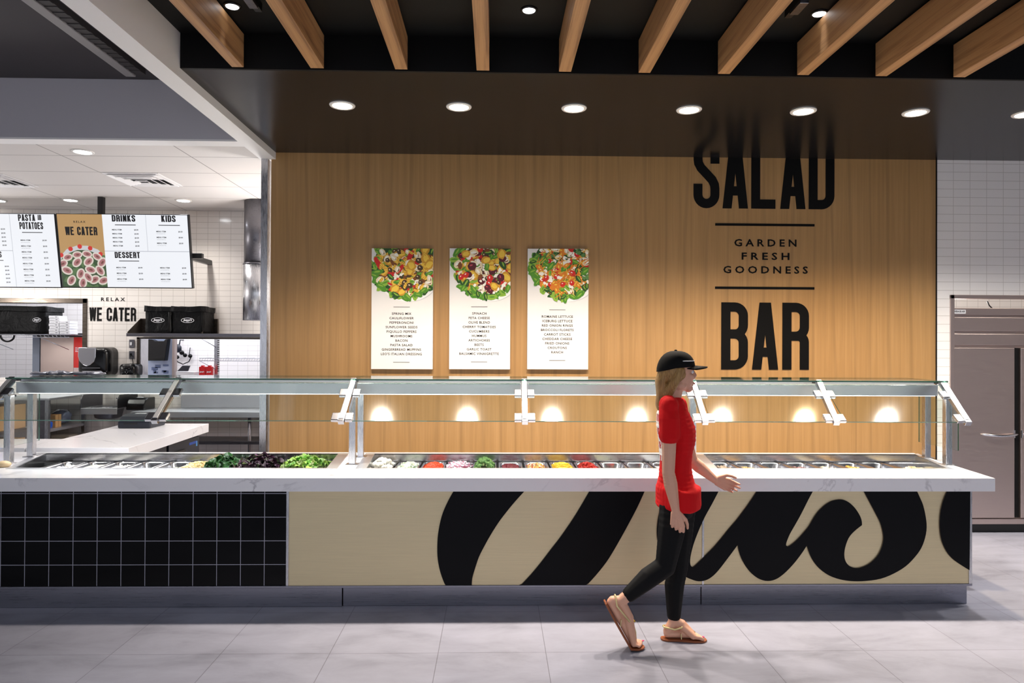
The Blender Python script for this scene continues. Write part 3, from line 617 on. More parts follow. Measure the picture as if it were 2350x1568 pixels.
pan(1967, 2025, 'pan of dark sauce beside the widest pan of the right well', liquid('dark_sauce', 'dark sauce in the pan left of the widest one', 'sauce', mat('dark_sauce', '3a2622', .2), .055))
pan(2028, 2118, 'widest, last pan of the right well', bits('pasta_salad', 'pale pasta salad in the widest pan at the right end', 'pasta', vcmat('pasta_salad', ['e3cf9a', 'f6efdf', 'c99c50', 'efe0b8']), .025, 200, .03, 'chip', -.055))
x0, _ = A(2121, 1059, 5.5); b = B(); box(b, x0, x0+.1, 4.94, 5.51, .70, .792); tag(obj('filler_bar', b, M_blackmetal, bevel=.003), 'black filler strip at the right end of the right well', 'filler strip')
# ================================================================ sneeze guard
t = thing('sneeze_guard', 'steel and glass sneeze guard standing over the salad bar', 'sneeze guard', (0, 5.2, ZT))
PX = [(-3.445, -3.50), (-1.02, -1.024), (1.432, 1.40), (3.31, 3.36)]
for xf, xb in PX:
    for x, y in ((xf, 5.07), (xb, 5.40)):
        b = B(); box(b, x-.023, x+.023, y-.023, y+.023, ZT+.004, 1.37); box(b, x-.045, x+.045, y-.04, y+.04, ZT+.0005, ZT+.006); obj('post', b, M_steelV, t, bevel=.003)
AX = [(-3.40, -3.40), (-2.24, -2.24), (-1.006, -1.02), (.207, .2), (1.424, 1.41), (2.339, 2.30), (3.245, 3.20)]
for a, e in ((-3.42, -1.03), (-1.0, 1.41), (1.44, 3.26)):
    b = B(); box(b, a, e, 5.10, 5.42, 1.358, 1.440); box(b, a+.0, e-.0, 5.14, 5.38, 1.44, 1.464); obj('rail', b, M_steel, t, bevel=.003)
    b = B(); box(b, a+.02, e-.02, 5.101, 5.11, 1.355, 1.3578); obj('led_strip', b, M_led, t)
TG, TG2 = 1.464, 1.475
def tilt(s, off=0):                      # points along the sloping front: s=0 top, 1 bottom
    return (5.02-.316*s - off*.61, 1.438-.235*s + off*.79)
for (a, a2), (e, e2) in zip(AX, AX[1:]):
    b = B(); box(b, a+.004, e-.004, 4.955, 5.47, TG, TG2, 0)
    for f in b.faces:
        if abs(f.normal.z) < .5: f.material_index = 1
    b.normal_update()
    for f in b.faces: f.material_index = 0 if abs(f.normal.z) > .5 else 1
    obj('top_glass', b, [M_glass, M_glassedge], t)
    b = B(); p0, p1 = tilt(0), tilt(1); q0, q1 = tilt(0, .008), tilt(1, .008)
    prismx(b, [p0, p1, q1, q0], a+.03, e-.03)
    b.normal_update()
    for f in b.faces: f.material_index = 0 if f.calc_area() > .05 else 1
    obj('front_glass', b, [M_glass, M_glassedge], t)
for i, (x, x2) in enumerate(AX):
    b = B(); p0, p1 = tilt(-.08, .012), tilt(1.06, .012); bar(b, (x, p0[0], p0[1]), (x2, p1[0], p1[1]), .046, .034, up=(0, -.65, .75)) if False else bar(b, (x, p0[0], p0[1]), (x2, p1[0], p1[1]), .04, .034)
    o = obj('arm', b, M_clip if i else M_dsteel, t, bevel=.002)  # far left arm: lack of downlight put into a darker steel
    b = B(); p0, p1 = tilt(-.03, .0305), tilt(1.0, .0305); bar(b, (x, p0[0], p0[1]), (x2, p1[0], p1[1]), .03, .003); obj('arm_face', b, mat('satin_face', 'd9d9db', .42, .75) if i == 0 else MATS['satin_face'], o, bevel=.001)
    b = B(); p = tilt(-.2, .03); box(b, x-.02, x+.02, p[0]-.02, p[0]+.03, 1.448, 1.463); obj('arm_cap', b, M_blackmetal, o)
    for s in (.3, .93):
        for sd in (-1, 1):
            if (i == 0 and sd < 0) or (i == 6 and sd > 0): continue
            b = B(); xx = x+(x2-x)*s+sd*.045; pa, pb = tilt(s-.09, .012), tilt(s+.09, .012); bar(b, (xx, pa[0], pa[1]), (xx, pb[0], pb[1]), .05, .024); obj('glass_clip', b, M_clip, o, bevel=.004)
for x, in ((3.345,), (-3.49,)):
    b = B(); box(b, x-.004, x+.004, 5.0, 5.47, .97, 1.33); b.normal_update()
    for f in b.faces: f.material_index = 0 if abs(f.normal.x) > .5 else 1
    obj('end_glass', b, [M_glass, M_glassedge], t)
for a, e in ((-3.40, -1.05), (-.98, 1.39), (1.46, 3.24)):
    l = lamp('led_lamp', t, 'AREA', ((a+e)/2, 5.112, 1.345), 12, (.96, .98, 1), shape='RECTANGLE', size=e-a, size_y=.02)
# ================================================================ wall lettering
t = thing('wall_lettering', 'large black SALAD BAR lettering on the wood wall', 'wall sign', (2.45, YW-.003, 1.5))
def clipz(bm, zmax):
    r = bmesh.ops.bisect_plane(bm, geom=bm.verts[:]+bm.edges[:]+bm.faces[:], plane_co=(0, 0, zmax), plane_no=(0, 0, 1), clear_outer=True)
    bmesh.ops.holes_fill(bm, edges=[e for e in bm.edges if e.is_boundary], sides=0)
b = B(); condensed(b, 'SALAD', 1.797, 3.094, 2.975, 3.592, YW-.005, YW-.0005, .40, .137, .048); clipz(b, ZS-.001); obj('salad_word', b, M_ink, t)
b = B(); condensed(b, 'BAR', 2.055, 2.861, 1.507, 2.118, YW-.005, YW-.0005, .40, .137, .06); obj('bar_word', b, M_ink, t)
for z in (2.828, 2.251): b = B(); box(b, 1.997, 2.911, YW-.004, YW-.0005, z-.011, z+.011); obj('rule', b, M_ink, t)
b = B()
for s, z0, x0, x1 in (('GARDEN', 2.632, 2.172, 2.745), ('FRESH', 2.510, 2.240, 2.680), ('GOODNESS', 2.386, 2.072, 2.850)):
    text_into(b, s, (x0+x1)/2, z0, .066, YW-.003, x1-x0, space=1.55, bold=.022)
obj('small_words', b, M_ink, t)
# ================================================================ salad posters
def foodprint(b, x0, x1, zb, zt, y, kinds, n, seed, cx, cz, rad):
    rd = random.Random(seed); k = 0
    def blob(px, pz, r, mi, ang, asp, jag=.18, nv=11):
        nonlocal k
        k += 1; r *= 1.3; yy = y-.0006-k*.0000045; vs = []
        for q in range(nv):
            a = 2*math.pi*q/nv; rr = r*(1+rd.uniform(-jag, jag)); u, v = rr*math.cos(a), rr*asp*math.sin(a)
            vs.append(b.verts.new((min(x1, max(x0, px+u*math.cos(ang)-v*math.sin(ang))), yy, min(zt, max(zb, pz+u*math.sin(ang)+v*math.cos(ang))))))
        b.faces.new(vs).material_index = mi
    for layer in range(n):
        for _ in range(3):
            px, pz = rd.uniform(x0, x1), rd.uniform(zt-.47, zt); d = math.hypot((px-cx)*.97, (pz-cz)*1.0)
            if d < rad: break
        else: continue
        rim = d > rad*.88
        kind = 'leaf' if rim or rd.random() < .12 else rd.choice(kinds); a = rd.uniform(0, 6.3)
        if kind == 'leaf': mi = rd.choice((1, 1, 2, 3)); r = rd.uniform(.022, .04); blob(px, pz, r, mi, a, .5); blob(px+.003, pz+.004, r*.6, 3 if mi != 3 else 1, a, .25)
        elif kind == 'pasta':
            for j in range(5): blob(px+j*.008*math.cos(a), pz+j*.008*math.sin(a), .011, 4 if j % 2 else 5, a+1.1, .45, .08, 8)
        elif kind == 'mush': r = rd.uniform(.022, .034); blob(px, pz, r, 6, a, .7); blob(px+.006, pz-.006, r*.5, 9, a, .4); blob(px-.004, pz+.002, r*.62, 7, a, .45)
        elif kind == 'tom': r = rd.uniform(.018, .026); blob(px, pz, r, 8, a, .85, .04, 14); blob(px-.005, pz+.007, r*.3, 7, a, .5)
        elif kind == 'olive': r = rd.uniform(.016, .023); blob(px, pz, r, 10, a, .9, .04, 14); blob(px-.004, pz+.005, r*.3, 6, a, .6)
        elif kind == 'beet': r = rd.uniform(.022, .032); blob(px, pz, r, 11, a, .9, .06, 14); blob(px-.006, pz+.008, r*.35, 12, a, .5)
        elif kind == 'feta':
            for j in range(4): blob(px+rd.uniform(-.02, .02), pz+rd.uniform(-.02, .02), rd.uniform(.006, .013), 7, a, .8)
        elif kind == 'brown': blob(px, pz, rd.uniform(.014, .028), 9, a, .6)
        elif kind == 'orange': blob(px, pz, rd.uniform(.018, .034), 13, a, .55); blob(px, pz+.004, .01, 5, a, .5)
        elif kind == 'shred':
            for j in range(5): blob(px+rd.uniform(-.03, .03), pz+rd.uniform(-.02, .02), .026, 5 if j % 2 else 13, rd.uniform(0, 3), .1, .1, 8)
        elif kind == 'yellow': r = rd.uniform(.028, .04); blob(px, pz, r, 4, a, .8); blob(px, pz, r*.7, 5, a, .7)
        elif kind == 'red': blob(px, pz, rd.uniform(.02, .05), 8, a, .35)
        elif kind == 'broc':
            for j in range(5): blob(px+rd.uniform(-.016, .016), pz+rd.uniform(-.014, .014), .014, 2 if j % 2 else 14, a, .9)
M_plate = mat('bowl_rim', 'f6f5f4', .4); M_pshade = mat('bowl_print_grey', 'd3d2d4', .5)
FP = [M_plate] + [mat('print_'+n, h, .45) for n, h in (('leaf', '4f8f22'), ('deep_leaf', '24501a'), ('lime', '8cb63c'), ('gold', 'd39a2a'), ('yellow', 'f0c948'), ('cream', 'ecdcb8'), ('white', 'fbf8ee'), ('red', 'd01e16'), ('brown', '7d4716'), ('olive', '4b3416'), ('beet', '5a1020'), ('pink', 'c4455a'), ('orange', 'de7f1a'), ('broccoli', '5d8a4a'))] + [M_pshade]
POST = [(-1.112, -.562, 2.582, 1.498, ['pasta', 'pasta', 'pasta', 'mush', 'brown', 'red', 'olive', 'yellow', 'feta', 'mush'], ['SPRING MIX', 'CAULIFLOWER', 'PEPPERONCINI', 'SUNFLOWER SEEDS', 'PIQUILLO PEPPERS', 'MUSHROOMS', 'BACON', 'PASTA SALAD', 'GINGERBREAD MUFFINS', "LEO'S ITALIAN DRESSING"], 0,
         'left salad poster, topped by pasta and mushrooms, beginning SPRING MIX'),
        (-.415, .133, 2.588, 1.500, ['feta', 'feta', 'beet', 'tom', 'olive', 'yellow', 'mush', 'brown', 'leaf', 'beet'], ['SPINACH', 'FETA CHEESE', 'OLIVE BLEND', 'CHERRY TOMATOES', 'CUCUMBERS', 'HUMMUS', 'ARTICHOKES', 'BEETS', 'GARLIC TOAST', 'BALSAMIC VINAIGRETTE'], 0,
         'middle salad poster, with beets and cherry tomatoes, beginning SPINACH'),
        (.287, .838, 2.590, 1.502, ['shred', 'shred', 'feta', 'tom', 'broc', 'orange', 'mush', 'orange', 'feta', 'shred'], ['ROMAINE LETTUCE', 'ICEBURG LETTUCE', 'RED ONION RINGS', 'BROCCOLI FLORETS', 'CARROT STICKS', 'CHEDDAR CHEESE', 'FRIED ONIONS', 'CROUTONS', 'RANCH'], 1,
         'right salad poster, with broccoli and shredded cheese, beginning ROMAINE LETTUCE')]
for i, (x0, x1, zt, zb, kinds, lines, sh, lb) in enumerate(POST):
    y = YW-.028; t = thing('salad_poster', lb, 'poster', ((x0+x1)/2, YW-.014, zb), 'salad posters on the wood wall')
    b = B(); box(b, x0, x1, y, YW-.001, zb, zt); obj('board', b, M_paper, t, bevel=.0015)
    b = B(); cx, cz = (x0+x1)/2+(.06 if i else .03), zt-.16; rad = .30
    for rr, mi, dx, dz, yy in ((rad*1.0, 15, .035, -.02, .0002), (rad*1.02, 0, .02, -.012, .0004)):
        b.faces.new([b.verts.new((min(x1, max(x0, cx+dx+rr*math.cos(a))), y-yy, min(zt, cz+dz+rr*math.sin(a)))) for a in [2*math.pi*k/72 for k in range(72)]]).material_index = mi
    b.faces.new([b.verts.new((min(x1, max(x0, cx+rad*.95*math.cos(a))), y-.0005, min(zt, cz+rad*.95*math.sin(a)))) for a in [2*math.pi*k/72 for k in range(72)]]).material_index = 2
    foodprint(b, x0, x1, zb, zt, y, kinds, 340, 11+i, cx, cz, rad*.97); o = obj('salad_print', b, FP, t); o['label'] = 'round colourful photo of a salad bowl'
    b = B(); cx = (x0+x1)/2-.005; pit = (.0402, .0402, .0402)[i]; z = zt-.596-(.026 if sh else 0)
    for s in lines: text_into(b, s, cx, z, .0215, y-.0008, bold=.018, space=1.12); z -= pit
    for zz in (zt-.526-(.026 if sh else 0), z-.024): box(b, cx-.073, cx+.073, y-.0012, y-.0004, zz-.0018, zz+.0018)
    obj('lettering', b, M_ink, t)
# ================================================================ reach-in refrigerator at right
t = thing('refrigerator', 'tall two door stainless refrigerator set into the white tile wall', 'refrigerator', (5.1, 6.8, 0))
b = B(); box(b, 4.205, 6.05, 6.43, 7.2, .13, 2.075); obj('cabinet', b, M_fridge, t, bevel=.003)
b = B(); box(b, 4.21, 6.04, 6.45, 7.15, 0, .128); obj('base', b, M_blackmetal, t)
b = B(); box(b, 4.205, 6.05, 6.395, 6.43, .085, .135); obj('bottom_rail', b, M_fridge, t, bevel=.003)
for z0, z1 in ((2.015, 2.085), (1.865, 2.0), (1.735, 1.848)):
    b = B(); box(b, 4.205, 6.05, 6.395, 6.43, z0, z1); obj('top_panel', b, M_fridge, t, bevel=.008)
for k, (a, e) in enumerate(((4.206, 4.80), (4.858, 5.45), (5.5, 6.04))):
    b = B(); box(b, a, e, 6.385, 6.43, .145, 1.715); d = obj('door', b, M_fridge, t, bevel=.004)
    if k < 2:
        b = B(); hx = e-.13 if k == 0 else a+.17
        pts = [(hx-.19+.36*q/10, 6.385-.035*math.sin(math.pi*q/10), .918-.012*math.sin(math.pi*q/10)) for q in range(11)] if k == 0 else [(hx-.17+.34*q/10, 6.385-.035*math.sin(math.pi*q/10), .918) for q in range(11)]
        tube(b, pts, [.004]+[.012]*9+[.004], 8); obj('handle', b, M_chrome, d, True)
    b = B(); hx = e-.012 if k == 0 else a+.002; box(b, hx, hx+.012, 6.375, 6.386, .885, .955); obj('latch', b, M_chrome, d)
for a, e in ((4.802, 4.856), (5.452, 5.498)):
    b = B(); box(b, a, e, 6.41, 6.432, .145, 1.715); obj('door_gap', b, M_black, t)
b = B(); box(b, 4.212, 4.345, 6.391, 6.3955, 2.03, 2.066, 0); text_into(b, 'BEVERAGE-AIR', 4.279, 2.042, .017, 6.3905, .118, bold=.03, mi=1); obj('name_plate', b, [M_whitep, M_ink], t)
b = B(); box(b, 4.208, 4.228, 6.393, 6.396, 1.748, 1.757); obj('thermometer', b, mat('green_display', '1f6b4e', .3), t)
t = thing('steel_wall_frame', 'stainless frame lining the wall opening around the refrigerator', 'frame', (5.1, 6.35, 0))
b = B(); box(b, 4.168, 4.206, 6.338, 6.40, 0, 2.20); obj('side_post', b, M_fridge, t, bevel=.003)
b = B(); box(b, 4.168, 6.1, 6.338, 6.40, 2.165, 2.20); obj('header', b, M_fridge, t, bevel=.003)
b = B(); tube(b, [(4.71, 6.62, 2.16), (4.715, 6.6, 2.12), (4.735, 6.58, 2.085), (4.76, 6.6, 2.078)], .006, 6); tag(obj('power_cable', b, M_cable, smooth=True), 'black cable dropping onto the refrigerator top', 'cable')
b = B(); box(b, 4.85, 4.90, 7.6, 7.65, 0, 3.41); struct('trim_5', b, M_steelV, 'grey post behind the refrigerator', 'trim')
# ================================================================ menu screens hanging in the kitchen
M_scr = mat('screen_white', (.93, .95, 1, 1), .3, emit=1.0); M_scrt = mat('screen_tan', 'c39a63', .4, emit=.55); M_sink = mat('screen_ink', '16161c', .4); M_sgrey = mat('screen_grey', '6f7078', .4); M_sline = mat('screen_line', 'c9ccd6', .4, emit=.5)
SP = [M_scrt] + [mat('screen_'+n, h, .4, emit=.5) for n, h in (('green', '5b7a4c'), ('dark_green', '3b5534'), ('wrap', 'e9dcd0'), ('meat', 'b4787a'), ('tomato', 'd8322a'), ('plate', 'd5d5d8'), ('filling', '7a4a40'))]
for q in [M_scr, M_scrt, M_sline]+SP:               # a lit screen: its own light carries the colour, the panel behind is dark
    bs = q.node_tree.nodes['Principled BSDF']; bs.inputs['Base Color'].default_value = (.02, .02, .02, 1); bs.inputs['Emission Strength'].default_value = .68 if q is M_scr else .62
def menu(x0, x1, z0, z1, yc, label, build):
    t = thing('menu_screen', label, 'menu screen', ((x0+x1)/2, yc, z0), 'menu screens above the kitchen')
    w, h = x1-x0, z1-z0; cx = (x0+x1)/2
    b = B(); box(b, x0, x1, yc, yc+.05, z0, z1); obj('casing', b, M_blackmetal, t, bevel=.004)
    b = B(); box(b, x0+.012, x1-.012, yc-.002, yc+.001, z0+.012, z1-.008); obj('display', b, M_scr, t)
    P = lambda s, q: (x0+.012+(w-.024)*s, z0+.012+(h-.02)*q)
    build(t, P, yc-.004); t.rotation_euler.x = .167; return t
def title(b, P, y, txt, s0, s1, q0, q1, clip=None):
    (a, z0), (e, z1) = P(s0, q0), P(s1, q1); condensed(b, txt, a, e, z0, z1, y, y+.0015, .42, .175, .075)
def rows(b, P, y, s0, sp, q0, dq, n, sub=True, w=.1):
    for k in range(n):
        (a, z), (e, _) = P(s0, q0-dq*k), P(sp, q0-dq*k)
        text_into(b, 'MENU ITEM', a, z, .0155, y, align='LEFT', bold=.03); text_into(b, '$0.00', e, z, .0155, y, align='LEFT', bold=.03)
        if sub: text_into(b, 'menu description line', a, z-.021, .0085, y, align='LEFT', mi=1)
def rule(b, P, y, s0, s1, q, mi=0): (a, z), (e, _) = P(s0, q), P(s1, q); box(b, a, e, y, y+.0015, z-.004, z+.004, mi)
def right_menu(t, P, y):
    b = B(); (a, z0), (e, z1) = P(0, 0), P(.345, 1); box(b, a, e, y+.0012, y+.003, z0, z1, 0)
    rd = random.Random(5); n = 0
    def disc(px, pz, r, mi, asp=1., ang=0, clip=True):
        nonlocal n
        n += 1; vs = []
        for q in range(18):
            u, v = r*math.cos(2*math.pi*q/18), r*asp*math.sin(2*math.pi*q/18)
            vs.append(b.verts.new((min(e, max(a, px+u*math.cos(ang)-v*math.sin(ang))), y+.001-n*.00001, max(z0, pz+u*math.sin(ang)+v*math.cos(ang)))))
        b.faces.new(vs).material_index = mi
    W_ = e-a; cx = (a+e)/2; disc(cx, z0+.12, .36, 6); disc(cx, z0+.10, .33, 2)
    for k in range(70): disc(rd.uniform(a, e), z0+rd.uniform(0, .36), rd.uniform(.02, .05), rd.choice((1, 1, 2)), .5, rd.uniform(0, 3))
    for k, (s, q) in enumerate(((.02, .385), (.24, .46), (.45, .49), (.68, .47), (.9, .40))): disc(a+W_*s, z0+q*.95, .026, 5)
    for s, q, an in ((.16, .36, .3), (.38, .39, .1), (.6, .40, -.2), (.82, .37, -.6), (.36, .30, .8), (.62, .31, .7), (.03, .28, .5), (.92, .30, .9), (.12, .2, -.4), (.42, .16, 1.2), (.65, .21, -.3), (.86, .2, -1), (.2, .08, 1.), (.45, .05, 1.3), (.72, .09, .5), (.58, .12, -1), (.92, .08, .4)):
        px, pz = a+W_*s, z0+q*.95; r = .066 if q < .33 else .058; disc(px, pz, r, 3, .72, an); disc(px, pz, r*.74, 4, .6, an); disc(px+.004, pz, r*.34, 7, .5, an)
    obj('picture', b, SP, t)
    L2 = [M_sink, M_sgrey]
    b = B(); (cx, zz) = P(.17, .885); text_into(b, 'RELAX', cx, zz, .022, y, .135, space=1.5, bold=.03); title(b, P, y, 'WE CATER', .055, .30, .715, .83); obj('cater_lettering', b, L2, t)
    b = B(); title(b, P, y, 'DRINKS', .42, .60, .905, .995); rule(b, P, y, .44, .60, .86); rows(b, P, y, .415, .585, .785, .055, 5, False); obj('drinks_lettering', b, L2, t)
    b = B(); title(b, P, y, 'KIDS', .80, .91, .905, .995); rule(b, P, y, .775, .94, .86); rows(b, P, y, .755, .925, .765, .08, 3); obj('kids_lettering', b, L2, t)
    b = B(); title(b, P, y, 'DESSERT', .42, .615, .405, .49); rule(b, P, y, .45, .605, .365); rows(b, P, y, .425, .595, .265, .08, 3); rows(b, P, y, .765, .935, .265, .08, 3); obj('dessert_lettering', b, L2, t)
    b = B(); rule(b, P, y, .345, 1, .5); (a, z0), (_, z1) = P(.68, .5), P(.68, 1); box(b, a-.002, a+.002, y, y+.0015, z0, z1); obj('divider', b, M_sline, t)
def left_menu(t, P, y):
    b = B(); title(b, P, y, 'PASTA', .725, .855, .905, .995); title(b, P, y, 'POTATOES', .73, .91, .795, .89); rule(b, P, y, .745, .90, .75)
    (cx, z) = P(.888, .955); condensed(b, 'AND', cx-.02, cx+.02, z-.03, z+.03, y, y+.0015, .4, .2, .1)
    rows(b, P, y, .728, .895, .635, .08, 8); obj('pasta_lettering', b, [M_sink, M_sgrey], t)
    b = B(); rows(b, P, y, .42, .585, .785, .055, 5, False); obj('upper_prices', b, [M_sink, M_sgrey], t)
    b = B(); rows(b, P, y, .42, .585, .275, .055, 5, False); title(b, P, y, 'SALADS', .42, .57, .405, .49); rule(b, P, y, .43, .58, .365); obj('lower_prices', b, [M_sink, M_sgrey], t)
    b = B(); rule(b, P, y, 0, .66, .5); (a, z0), (_, z1) = P(.66, 0), P(.66, 1); box(b, a-.002, a+.002, y, y+.0015, z0, z1); obj('divider', b, M_sline, t)
menu(-5.024, -3.528, 2.362, 3.213, 8.27, 'right hanging menu screen, with a tan WE CATER panel and DRINKS', right_menu)
menu(-6.53, -5.032, 2.358, 3.21, 8.27, 'left hanging menu screen, cut by the photo edge, listing PASTA AND POTATOES', left_menu)
px, py = -4.56, 8.22; b = B(); box(b, px-.03, px+.03, py-.03, py+.03, 3.16, 3.41); tag(center(obj('screen_pole', b, M_blackmetal, bevel=.004)), 'black ceiling pole holding the right menu screen', 'pole')
b = B(); box(b, -3.62, -3.44, 8.3, 8.36, 2.72, 2.78); box(b, -3.66, -3.60, 8.3, 9.0, 2.72, 2.78); tag(obj('wall_bracket', b, M_blackmetal, bevel=.004), 'black bracket sticking out behind the right menu screen', 'bracket')
# ================================================================ kitchen behind the salad bar
YK = 9.0
t = thing('wall_lettering', 'small black RELAX WE CATER lettering on the white kitchen tiles', 'wall sign', (-4.84, YK-.003, 2.0))
b = B(); condensed(b, 'WE CATER', -5.128, -4.548, 2.003, 2.174, YK-.004, YK-.0005, .42, .15, .07); obj('cater_words', b, M_ink, t)
b = B(); text_into(b, 'RELAX', -4.836, 2.256, .046, YK-.002, .30, space=1.5, bold=.02); obj('relax_word', b, M_ink, t)
# frames of the two pass-through openings
M_fr = steel('bronze_steel', '5d544c', .3)
t = thing('opening_frame', 'dark steel frame around the left pass-through opening', 'frame', (-6.05, YK, 1.28))
b = B(); box(b, -6.95, -5.155, 8.985, 9.13, 2.225, 2.285); obj('top_bar', b, M_fr, t, bevel=.004)
b = B(); box(b, -5.21, -5.155, 8.985, 9.13, 1.28, 2.285); obj('side_bar', b, M_fr, t, bevel=.004)
t = thing('opening_frame', 'steel frame around the right pass-through opening under the shelf', 'frame', (-3.5, YK, 1.22))
b = B(); box(b, -4.53, -4.495, 8.985, 9.13, 1.22, 1.80); obj('side_bar', b, M_fr, t, bevel=.003)
b = B(); box(b, -4.495, -4.485, 9.0, 9.19, 1.22, 1.80); obj('jamb_panel', b, M_steelV, t)
b = B(); box(b, -4.53, -2.3, 8.985, 9.13, 1.78, 1.80); obj('top_bar', b, M_fr, t)
# wall shelf with brackets and the two carrier bags
t = thing('wall_shelf', 'long steel wall shelf above the right pass-through opening', 'shelf', (-3.6, 8.8, 1.81))
b = B(); box(b, -4.47, -2.3, 8.62, 8.99, 1.828, 1.845); box(b, -4.47, -2.3, 8.615, 8.63, 1.806, 1.845); obj('board', b, M_dsteel, t, bevel=.003)
for x in (-4.46, -3.57):
    b = B(); prismx(b, [(8.62, 1.845), (8.62, 1.86), (8.93, 2.035), (8.985, 2.035), (8.985, 1.845)], x, x+.006); box(b, x, x+.06, 8.96, 8.99, 1.845, 2.035); obj('bracket', b, M_fr, t, bevel=.002)
def logo(b, cx, cz, w, h, y, big='Jason\'s', small='DELI', xf=None):
    n = 40
    o_, i_ = [], []
    for k in range(n):
        a = 2*math.pi*k/n
        for r, L in ((1, o_), (.93, i_)):
            p = (cx+w/2*r*math.cos(a), y, cz+h/2*(r if r == 1 else .86)*math.sin(a)); L.append(b.verts.new(xf(p) if xf else p))
    for k in range(n): b.faces.new((o_[k], o_[(k+1) % n], i_[(k+1) % n], i_[k]))
    sh = lambda p: (p[0]+(p[2]-cz)*.25, p[1], p[2])
    f = (lambda p: xf(sh(p))) if xf else sh
    text_into(b, big, cx, cz-h*.10, h*.36, y, w*.66, bold=.05, xf=f)
    text_into(b, small, cx, cz-h*.34, h*.14, y, w*.22, bold=.03, xf=xf)
def carrier(x0, x1, y0, y1, z0, z1, label, seed, lid=.055):
    t = thing('carrier_bag', label, 'delivery bag', ((x0+x1)/2, (y0+y1)/2, z0), 'black insulated delivery bags')
    rd = random.Random(seed)
    def soft(ax, ex, ay, ey, az, ez, amp):
        b = B(); bmesh.ops.create_grid(b, x_segments=1, y_segments=1, size=1); b.free(); b = B(); box(b, ax, ex, ay, ey, az, ez)
        bmesh.ops.subdivide_edges(b, edges=b.edges[:], cuts=7, use_grid_fill=True)
        for v in b.verts:
            n = noise.noise_vector(v.co*7+Vector((seed, 0, 0))); v.co += n*amp*Vector((1, 1, .5 if v.co.z < az+.01 else 1)).length*.6 if v.co.z > az+.005 else n*0
        return b
    obj('body', soft(x0, x1, y0, y1, z0, z1, .012), M_nylon, t, True)
    obj('lid', soft(x0-.012, x1+.015, y0-.014, y1, z1-lid, z1+.012, .014), M_nylon, t, True)
    b = B(); w = x1-x0; logo(b, (x0+x1)/2-.01*(w > .4), z0+(z1-z0)*.5, .158, .062, y0-.012); o = obj('logo_print', b, M_whitep, t); o['label'] = 'white oval logo'
    b = B(); xx = x1-.02; tube(b, [(xx, y0-.012, z0+.02), (xx+.004, y0-.02, z0+.12), (xx, y0-.014, z1-.06)], .007, 6); obj('strap', b, M_nylon, t, True)
carrier(-4.262, -3.955, 8.66, 8.97, 1.846, 2.165, 'left black insulated bag with oval logo on the wall shelf', 1)
carrier(-3.94, -3.56, 8.66, 8.97, 1.846, 2.165, 'right, wider black insulated bag with oval logo on the wall shelf', 5)
# paper towel dispenser, outlets, black bin on the wall
t = thing('towel_dispenser', 'black paper towel dispenser with silver front on the tile wall', 'dispenser', (-4.95, 8.88, 1.33))
def loft(b, rings, mi=0, cap=True):
    R = [[b.verts.new(p) for p in r] for r in rings]
    for a, c2 in zip(R, R[1:]):
        for k in range(len(a)): b.faces.new((a[k], a[(k+1) % len(a)], c2[(k+1) % len(a)], c2[k])).material_index = mi
    if cap: b.faces.new(R[0][::-1]).material_index = mi; b.faces.new(R[-1]).material_index = mi
b = B(); loft(b, [[(p[0], y, p[1]) for p in rrect(-5.14+d, -4.765-d, 1.315+d, 1.672-d, .07-d*.4, 6)] for y, d in ((8.995, 0), (8.80, .004), (8.765, .018), (8.75, .045))]); obj('shell', b, M_plastic, t, True)
b = B(); prism(b, [(-5.115, 1.665), (-4.905, 1.665), (-4.905, 1.55), (-4.925, 1.49), (-4.965, 1.455), (-5.01, 1.44), (-5.055, 1.455), (-5.1, 1.5), (-5.118, 1.56)], 8.742, 8.76); obj('silver_cover', b, M_chrome, t, bevel=.004)
b = B(); box(b, -5.07, -4.85, 8.744, 8.755, 1.415, 1.42); box(b, -5.07, -4.85, 8.744, 8.755, 1.375, 1.38); obj('slot_line', b, M_chrome, t)
for (z0, z1, lb) in ((1.665, 1.77, 'upper steel wall outlet left of the pass-through'), (1.525, 1.625, 'lower steel wall outlet with a plugged cable')):
    t = thing('wall_outlet', lb, 'outlet', (-4.585, 8.99, z0)); b = B(); box(b, -4.625, -4.56, 8.985, 8.998, z0, z1); obj('plate', b, M_dsteel, t, bevel=.003)
    b = B(); box(b, -4.612, -4.588, 8.98, 8.986, (z0+z1)/2-.02, (z0+z1)/2+.02); obj('socket', b, M_whitep if z0 > 1.6 else M_plastic, t)
b = B(); tube(b, [(-4.595, 8.97, 1.57), (-4.56, 8.94, 1.53), (-4.545, 8.93, 1.48), (-4.55, 8.92, 1.42)], .005, 6); tag(obj('plug_cable', b, M_cable, smooth=True), 'thin black cable hanging from the lower outlet', 'cable')
t = thing('wall_container', 'glossy black rounded container on the wall under the outlets', 'container', (-4.53, 8.9, 1.31))
b = B(); loft(b, [[(p[0], y, p[1]) for p in rrect(-4.655+d, -4.455-d, 1.30+d, 1.47-d, .05, 5)] for y, d in ((8.99, 0), (8.82, .003), (8.79, .02))]); obj('shell', b, M_plastic, t, True)
b = B(); rd = random.Random(2)
for k in range(14): ball(b, (rd.uniform(-4.62, -4.5), 8.787, rd.uniform(1.33, 1.44)), .004, 6, 4)
obj('screws', b, M_chrome, t)
# cable coil lying in the opening
b = B(); rd = random.Random(8)
for k in range(4): tube(b, [(-4.42+.09*math.cos(a)+k*.05, 9.05+.04*math.sin(a), 1.245+.03*k*.3+.045*max(0, math.sin(a*.5+k))) for a in [i*.5 for i in range(13)]], .006, 6)
tag(obj('cable_coil', b, M_cable, smooth=True), 'black coiled cable lying in the right pass-through', 'cable')
